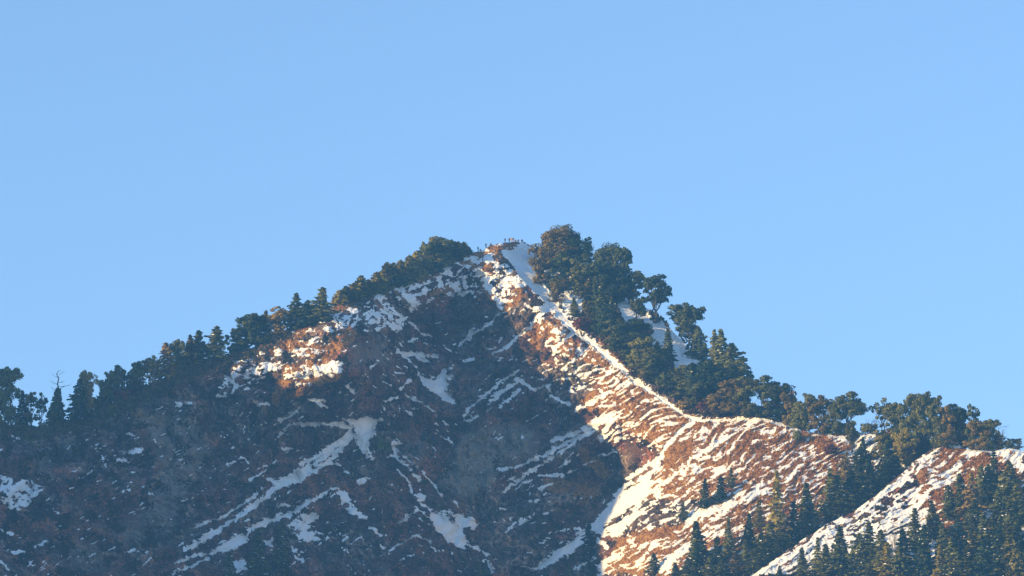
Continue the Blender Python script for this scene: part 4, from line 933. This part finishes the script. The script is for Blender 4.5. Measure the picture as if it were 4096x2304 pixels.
rng = random.Random(5)
COUNT = {}
for zone, (group, cat, rows) in T.items():
    rows = sorted(rows, key=lambda r: uv(r[0], r[1], 0)[0])
    for i, (vw, x, top, base, wid, kind, fol, look) in enumerate(rows):
        u, vt = uv(vw, x, top); _, vb = uv(vw, x, base); wpx = wid * VIEWS[vw][2]
        if zone == 'on the sunlit slope' and u < 3795:
            vb = min(vb, np.interp(u, SPU_U, SPU_V) - 15)      # the foot hides behind the near spur
        if zone.startswith('in the forest') and 2180 < u < 2740 and kind != 'shrub':
            vb = min(vb, np.interp(u, RID_U, RID_V) - 46)      # leaves the snowy crest free
        p, above, crest = surf(u, vb)
        p = np.array(p); drop = 0.0
        if abs(vb - crest) < 14 or above:
            vb = crest + 1
            dy = rng.uniform(.6, 2.4); p, _, _ = surf(u, vb); p = np.array(p)
            drop = (.30 if u > 2150 else .45) * dy; p[1] += dy; p[2] -= drop
        hgt = px_to_m(vb - vt, p[1]) / CT + drop + .1
        wm = px_to_m(wpx, p[1]) * (.88 if zone.startswith('in the f') and kind != 'shrub' and u < 2450 else .94 if zone.startswith('on the left') else 1.04)
        meshes = KIT[kind]
        k = COUNT.get(kind, 0); COUNT[kind] = k + 1
        tm, cm, rw, rh = meshes[k % len(meshes)]
        name = {'oak': 'oak_tree', 'big': 'oak_tree', 'tall': 'oak_tree', 'open': 'oak_tree', 'fir': 'fir_tree', 'pine': 'pine_tree', 'cone': 'conifer_tree', 'thin': 'pine_tree',
                'bare': 'bare_tree', 'stick': 'dead_tree', 'shrub': 'bush', 'snag': 'dying_conifer'}[kind]
        root = bpy.data.objects.new(name, None); root.empty_display_size = .5; COL.objects.link(root)
        root.location = p; root.rotation_euler = (rng.gauss(0, .03), rng.gauss(0, .035), rng.uniform(0, 6.28) if kind != 'snag' else 0)
        root.scale = (wm / rw, wm / rw, hgt / rh)
        noun = 'bush' if kind == 'shrub' and False else 'tree'
        tag(root, '%s, %s %s from the left %s' % (look, ordinal(i + 1), 'plant' if zone.startswith('along') or zone.startswith('in the f') else 'tree', zone), 'bush' if kind == 'shrub' else 'tree', group)
        pale = 'white' in look or 'pale stem' in look or 'pale-stem' in look or 'pale bare' in look
        to = bpy.data.objects.new('trunk' if kind != 'shrub' else 'stems', tinted(tm, BARK['pale']) if pale else tm); COL.objects.link(to); to.parent = root
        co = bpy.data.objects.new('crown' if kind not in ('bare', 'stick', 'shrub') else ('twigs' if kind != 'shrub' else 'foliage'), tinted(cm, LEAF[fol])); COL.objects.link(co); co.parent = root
# ------------------------------------------------------------------ grass tufts and low scrub on the bare ground
rs = np.random.RandomState(3)
def scatter(weight, n):
    w = weight[1:, :].copy(); vis = (U[1:] > -60) & (U[1:] < 4160) & (V[1:] < 2380)
    w = (w * vis).ravel(); pick = rs.choice(len(w), n, p=w / w.sum())
    pos = P2[1:].reshape(-1, 3)[pick] + rs.uniform(-.13, .13, (n, 3)) * [1, .3, .3]
    return pos, N1[1:].reshape(-1, 3)[pick]
def tuft_object(name, weight, n, blades, h0, h1, lean, mat, wide=.3):
    pos, nor = scatter(weight, n)
    g = Geo()
    for b in range(blades):
        up = nor * lean + np.array([0, 0, 1.0]) + rs.normal(scale=.38, size=(n, 3)); up /= np.linalg.norm(up, axis=1, keepdims=True)
        h = rs.uniform(h0, h1, (n, 1)); sidev = np.cross(up, unit(rs, n)); sidev /= np.linalg.norm(sidev, axis=1, keepdims=True) + 1e-9
        w = h * wide * rs.uniform(.6, 1.3, (n, 1)); off = rs.uniform(-.15, .15, (n, 3)) * [1, .5, .2]
        a = pos + off - up * .08
        v = np.stack([a - sidev * w, a + sidev * w, a + up * h + sidev * w * .45, a + up * h * .9 - sidev * w * .35], 1)
        g.add(v, np.arange(n * 4).reshape(n, 4))
    o = link_mesh(name, np.concatenate(g.v), np.concatenate(g.f), mat)
    o['kind'] = 'stuff'
    return o
def ground_cover_material(name, stops, scale):
    m, nt, b = new_mat(name)
    tc = N_(nt, 'ShaderNodeTexCoord'); n = N_(nt, 'ShaderNodeTexNoise', i_Scale=scale, i_Detail=4.0, i_Roughness=.75)
    nt.links.new(tc.outputs['Object'], n.inputs['Vector']); nt.links.new(ramp(nt, stops, n.outputs['Fac']).outputs[0], b.inputs['Base Color'])
    return m
bare_w = np.clip(1 - snow * 1.6, 0, 1)
gw = smooth(.45, .85, GRASS_GLOWV + .25 * gnoise(U / 30, V / 30, 90)) * bare_w
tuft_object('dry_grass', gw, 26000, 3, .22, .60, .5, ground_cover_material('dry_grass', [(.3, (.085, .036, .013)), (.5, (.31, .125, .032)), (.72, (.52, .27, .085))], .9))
sw = smooth(.05, .4, fbm(U / 70, V / 60, 95, 3)) * bare_w * (1 - smooth(.4, .8, GRASS_GLOWV)) * (1 - .7 * smooth(.3, .7, PALEV))
tuft_object('scrub', sw, 24000, 3, .25, .75, .7, ground_cover_material('scrub', [(.35, (.022, .026, .018)), (.55, (.055, .042, .028)), (.7, (.12, .075, .045))], .7), .5)

near_crest = smooth(75, 5, V - VT[None]) * (U < 1180) + .8 * (U > 2145) * (V < np.interp(U, RID_U, RID_V, left=-9e9, right=-9e9) - 30) * np.clip(1 - snow * 1.3, 0, 1)
tuft_object('undergrowth', near_crest * (.25 + bare_w), 7000, 4, .4, 1.1, .35, ground_cover_material('undergrowth', [(.32, (.020, .032, .016)), (.5, (.09, .075, .035)), (.7, (.24, .13, .06))], .5), .45)

# ------------------------------------------------------------------ the people on the summit
def plain(name, c, rough=.85):
    m, nt, b = new_mat(name); b.inputs['Base Color'].default_value = (*c, 1); b.inputs['Roughness'].default_value = rough
    return m
SKIN = plain('skin', (.36, .20, .13), .6); HAIR = plain('black_hair', (.012, .010, .009), .6); SHOE = plain('dark_boots', (.03, .025, .022))
CLOTH = {'navy': (.020, .028, .055), 'dark': (.018, .018, .022), 'purple': (.075, .035, .085), 'tan': (.46, .34, .22), 'teal': (.012, .045, .055), 'rust': (.26, .075, .035), 'grey': (.12, .12, .14), 'blue': (.03, .06, .15)}
CLOTH = {k: plain(k + '_cloth', c) for k, c in CLOTH.items()}

def skeleton(pose):
    """joints: name -> (x, y, z, radius); the figure faces -y"""
    J = {}
    def put(n, x, y, z, r): J[n] = np.array([x, y, z, r], float)
    if pose in ('stand', 'point', 'stride'):
        hip, bend = .93, (0 if pose != 'point' else .16)
        put('pelvis', 0, 0, hip, .135); put('waist', 0, -.02 - bend * .3, 1.08, .125); put('chest', 0, -.03 - bend, 1.30, .150); put('neck', 0, -.03 - bend * 1.3, 1.47, .055)
        put('head', 0, -.05 - bend * 1.5, 1.585, .092); put('crown', 0, -.03 - bend * 1.5, 1.665, .078)
        for s, sg in (('l', -1), ('r', 1)):
            st = .16 * sg if pose == 'stride' else .03 * sg
            put('hip' + s, .10 * sg, 0, hip - .06, .095); put('knee' + s, .11 * sg, -.04 + st * .6, .49, .063); put('ankle' + s, .12 * sg, .02 + st, .09, .045); put('toe' + s, .14 * sg, -.15 + st, .05, .04)
            put('shoulder' + s, .19 * sg, -.02 - bend, 1.38, .068)
            if pose == 'point' and sg > 0:
                put('elbow' + s, .42, -.20, 1.22, .045); put('wrist' + s, .62, -.28, 1.05, .032)
            elif pose == 'stride' and sg > 0:
                put('elbow' + s, .30, -.02, 1.12, .046); put('wrist' + s, .24, -.24, 1.22, .032)
            else:
                put('elbow' + s, .27 * sg, .02, 1.11, .046); put('wrist' + s, .27 * sg, -.08, .88, .032)
    elif pose == 'sit':
        put('pelvis', 0, .05, .12, .145); put('waist', 0, .05, .28, .13); put('chest', 0, -.02, .50, .152); put('neck', 0, -.06, .67, .055); put('head', 0, -.10, .785, .092); put('crown', 0, -.08, .865, .078)
        for s, sg in (('l', -1), ('r', 1)):
            put('hip' + s, .10 * sg, 0, .12, .095); put('knee' + s, .16 * sg, -.38, .43, .062); put('ankle' + s, .15 * sg, -.50, .06, .045); put('toe' + s, .17 * sg, -.66, .04, .038)
            put('shoulder' + s, .19 * sg, -.02, .58, .066); put('elbow' + s, .25 * sg, -.20, .38, .045); put('wrist' + s, .12 * sg, -.40, .44, .032)
    else:  # crouch
        put('pelvis', 0, .12, .38, .14); put('waist', 0, .02, .50, .128); put('chest', 0, -.18, .66, .15); put('neck', 0, -.32, .76, .055); put('head', 0, -.41, .83, .092); put('crown', 0, -.44, .91, .078)
        for s, sg in (('l', -1), ('r', 1)):
            put('hip' + s, .10 * sg, .08, .36, .095); put('knee' + s, .16 * sg, -.26, .46, .062); put('ankle' + s, .13 * sg, .02, .09, .045); put('toe' + s, .15 * sg, -.15, .05, .038)
            put('shoulder' + s, .19 * sg, -.22, .70, .066); put('elbow' + s, .26 * sg, -.36, .46, .045); put('wrist' + s, .16 * sg, -.52, .30, .032)
    E = [('pelvis', 'waist', 'jacket'), ('waist', 'chest', 'jacket'), ('chest', 'neck', 'jacket'), ('neck', 'head', 'skin'), ('head', 'crown', 'skin')]
    hv = J['crown'][:3] - J['head'][:3]; J['nose'] = np.append(J['head'][:3] + [0, -.105, -.012], .016); E.append(('head', 'nose', 'skin'))
    for s, sg in (('l', -1), ('r', 1)):
        J['ear' + s] = np.append(J['head'][:3] + [.098 * sg, .015, -.005], .018); E.append(('head', 'ear' + s, 'skin'))
        E += [('pelvis', 'hip' + s, 'trousers'), ('hip' + s, 'knee' + s, 'trousers'), ('knee' + s, 'ankle' + s, 'trousers'), ('ankle' + s, 'toe' + s, 'boots'),
              ('chest', 'shoulder' + s, 'jacket'), ('shoulder' + s, 'elbow' + s, 'jacket'), ('elbow' + s, 'wrist' + s, 'jacket')]
        w, e = J['wrist' + s][:3], J['elbow' + s][:3]
        d = (w - e) / np.linalg.norm(w - e); side = np.cross(d, [0, 1.0, .3]); side /= np.linalg.norm(side); pn = np.cross(d, side)
        J['palm' + s] = np.append(w + d * .075, .030); E.append(('wrist' + s, 'palm' + s, 'skin'))
        for f, (o_, L) in enumerate(((-.030, .062), (-.010, .074), (.010, .070), (.029, .055))):
            J['kn%d' % f + s] = np.append(w + d * (.105 + L * .45) + side * o_ + pn * .010, .0095); J['tip%d' % f + s] = np.append(w + d * (.100 + L) + side * o_ * 1.1 + pn * .032, .0080)
            E += [('palm' + s, 'kn%d' % f + s, 'skin'), ('kn%d' % f + s, 'tip%d' % f + s, 'skin')]
        J['th' + s] = np.append(w + d * .065 - side * .048 + pn * .012, .0105); J['tt' + s] = np.append(w + d * .105 - side * .062 + pn * .028, .0085)
        E += [('palm' + s, 'th' + s, 'skin'), ('th' + s, 'tt' + s, 'skin')]
    return J, E

BODY = {}
def person_meshes(pose):
    if pose in BODY: return BODY[pose]
    J, E = skeleton(pose); names = list(J); ix = {n: i for i, n in enumerate(names)}
    me = bpy.data.meshes.new('body'); me.from_pydata([tuple(J[n][:3]) for n in names], [(ix[a], ix[b]) for a, b, _ in E], [])
    ob = bpy.data.objects.new('body', me); COL.objects.link(ob)
    sk = ob.modifiers.new('skin', 'SKIN'); sk.branch_smoothing = .6
    for n in names:
        d = me.skin_vertices[0].data[ix[n]]; d.radius = (J[n][3], J[n][3]); d.use_root = n == 'pelvis'
    sb = ob.modifiers.new('sub', 'SUBSURF'); sb.levels = 1; sb.render_levels = 1
    bpy.context.view_layer.update()
    dg = bpy.context.evaluated_depsgraph_get()
    full = bpy.data.meshes.new_from_object(ob.evaluated_get(dg)); bpy.data.objects.remove(ob)
    nv = len(full.vertices); co = np.empty(nv * 3); full.vertices.foreach_get('co', co); co = co.reshape(-1, 3)
    no = np.empty(nv * 3); full.vertices.foreach_get('normal', no); no = no.reshape(-1, 3)
    polys = [tuple(p.vertices) for p in full.polygons]; cen = np.array([co[list(p)].mean(0) for p in polys])
    best = np.full(len(cen), 1e9); reg = np.zeros(len(cen), int); RN = ['skin', 'jacket', 'trousers', 'boots']
    for a, b, r in E:
        A, B = J[a][:3], J[b][:3]; ab = B - A; t = np.clip(((cen - A) @ ab) / (ab @ ab + 1e-9), 0, 1)
        d = np.linalg.norm(cen - A - t[:, None] * ab, axis=1) - (J[a][3] * (1 - t) + J[b][3] * t)
        u = d < best; best[u] = d[u]; reg[u] = RN.index(r)
    hd = J['head'][:3]; cr = J['crown'][:3]
    hairm = (np.linalg.norm(cen - (hd + cr) / 2, axis=1) < .17) & ((cen[:, 2] > hd[2] + .035) | ((cen[:, 1] > hd[1] + .02) & (cen[:, 2] > hd[2] - .04)))
    def sub(mask, name, grow):
        keep = [p for p, k in zip(polys, mask) if k]; used = sorted({i for p in keep for i in p}); mp = {j: i for i, j in enumerate(used)}
        m = bpy.data.meshes.new(name); m.from_pydata([tuple(co[j] + no[j] * grow) for j in used], [], [tuple(mp[j] for j in p) for p in keep])
        for p in m.polygons: p.use_smooth = True
        return m
    for p in full.polygons: p.use_smooth = True
    full.materials.clear(); full.materials.append(SKIN)
    BODY[pose] = (full, sub(reg == 1, 'jacket', .022), sub(reg == 2, 'trousers', .016), sub(reg == 3, 'boots', .014), sub(hairm & (reg == 0), 'hair', .014))
    return BODY[pose]

PEOPLE = [  # Q-view x, base y, pose, height factor, turn, jacket, trousers, label
    (705, 668, 'stand', 1.06, .9, 'dark', 'dark', 'slim person in dark clothes standing alone at the lower edge of the summit'),
    (757, 655, 'sit', 1.0, .6, 'purple', 'navy', 'person in purple sitting beside the slim standing person'),
    (908, 600, 'point', 1.0, -.5, 'dark', 'navy', 'dark-clothed person leaning forward below the small lone conifer'),
    (985, 615, 'sit', 1.02, .3, 'dark', 'dark', 'person in black sitting against the pale summit rock'),
    (1385, 465, 'stride', .98, .4, 'blue', 'grey', 'person in blue standing apart before the summit group'),
    (1492, 462, 'stand', 1.02, .2, 'purple', 'navy', 'person in purple jacket standing tallest in the summit group'),
    (1545, 458, 'stand', 1.0, -.2, 'tan', 'tan', 'person in cream clothes standing mid-group on the summit'),
    (1592, 455, 'stand', .97, -.5, 'navy', 'rust', 'person in navy jacket standing beside the cream-clothed person'),
    (1642, 452, 'sit', 1.05, .4, 'purple', 'grey', 'person in dull purple sitting next to the standing group'),
    (1705, 450, 'crouch', 1.05, 1.2, 'navy', 'rust', 'person crouching and leaning between the seated two'),
    (1810, 435, 'sit', 1.25, .1, 'teal', 'teal', 'person in dark green cape sitting at the far end of the summit')]
for x, y, pose, hf, turn, ja, tr, label in PEOPLE:
    u, v = uv('Q', x, y); p, above, crest = surf(u, v)
    if above or v - crest < 6:
        p, _, _ = surf(u, crest + 1)
    p = np.array(p); p[2] -= .03
    ms = person_meshes(pose)
    body = bpy.data.objects.new('person', ms[0]); COL.objects.link(body)
    body.location = p; body.rotation_euler = (0, 0, turn); body.scale = (hf,) * 3
    tag(body, label, 'person', 'people on the summit')
    for nm, m, mat in (('jacket', ms[1], CLOTH[ja]), ('trousers', ms[2], CLOTH[tr]), ('boots', ms[3], SHOE), ('hair', ms[4], HAIR)):
        m2 = m.copy(); m2.materials.clear(); m2.materials.append(mat)
        o = bpy.data.objects.new(nm, m2); COL.objects.link(o); o.parent = body

# ------------------------------------------------------------------ the air between the viewer and the peak
hm = bpy.data.materials.new('haze'); hm.use_nodes = True
hnt = hm.node_tree; hnt.nodes.clear()
ho = hnt.nodes.new('ShaderNodeOutputMaterial'); hv = hnt.nodes.new('ShaderNodeVolumePrincipled')
hv.inputs['Color'].default_value = (0.14, 0.45, 1.0, 1)
hv.inputs['Density'].default_value = HAZE_DENSITY
hv.inputs['Anisotropy'].default_value = 0.0
hnt.links.new(hv.outputs[0], ho.inputs['Volume'])
hx, hy0, hy1, hz = 1600.0, -60.0, 2500.0, 580.0
hvts = [(x, y, z) for z in (-1.0 - 8, hz) for y in (hy0, hy1) for x in (-hx, hx)]
haze = link_mesh('haze', hvts, np.array([(0, 2, 3, 1), (4, 5, 7, 6), (0, 1, 5, 4), (2, 6, 7, 3), (0, 4, 6, 2), (1, 3, 7, 5)]), hm)
haze['kind'] = 'stuff'
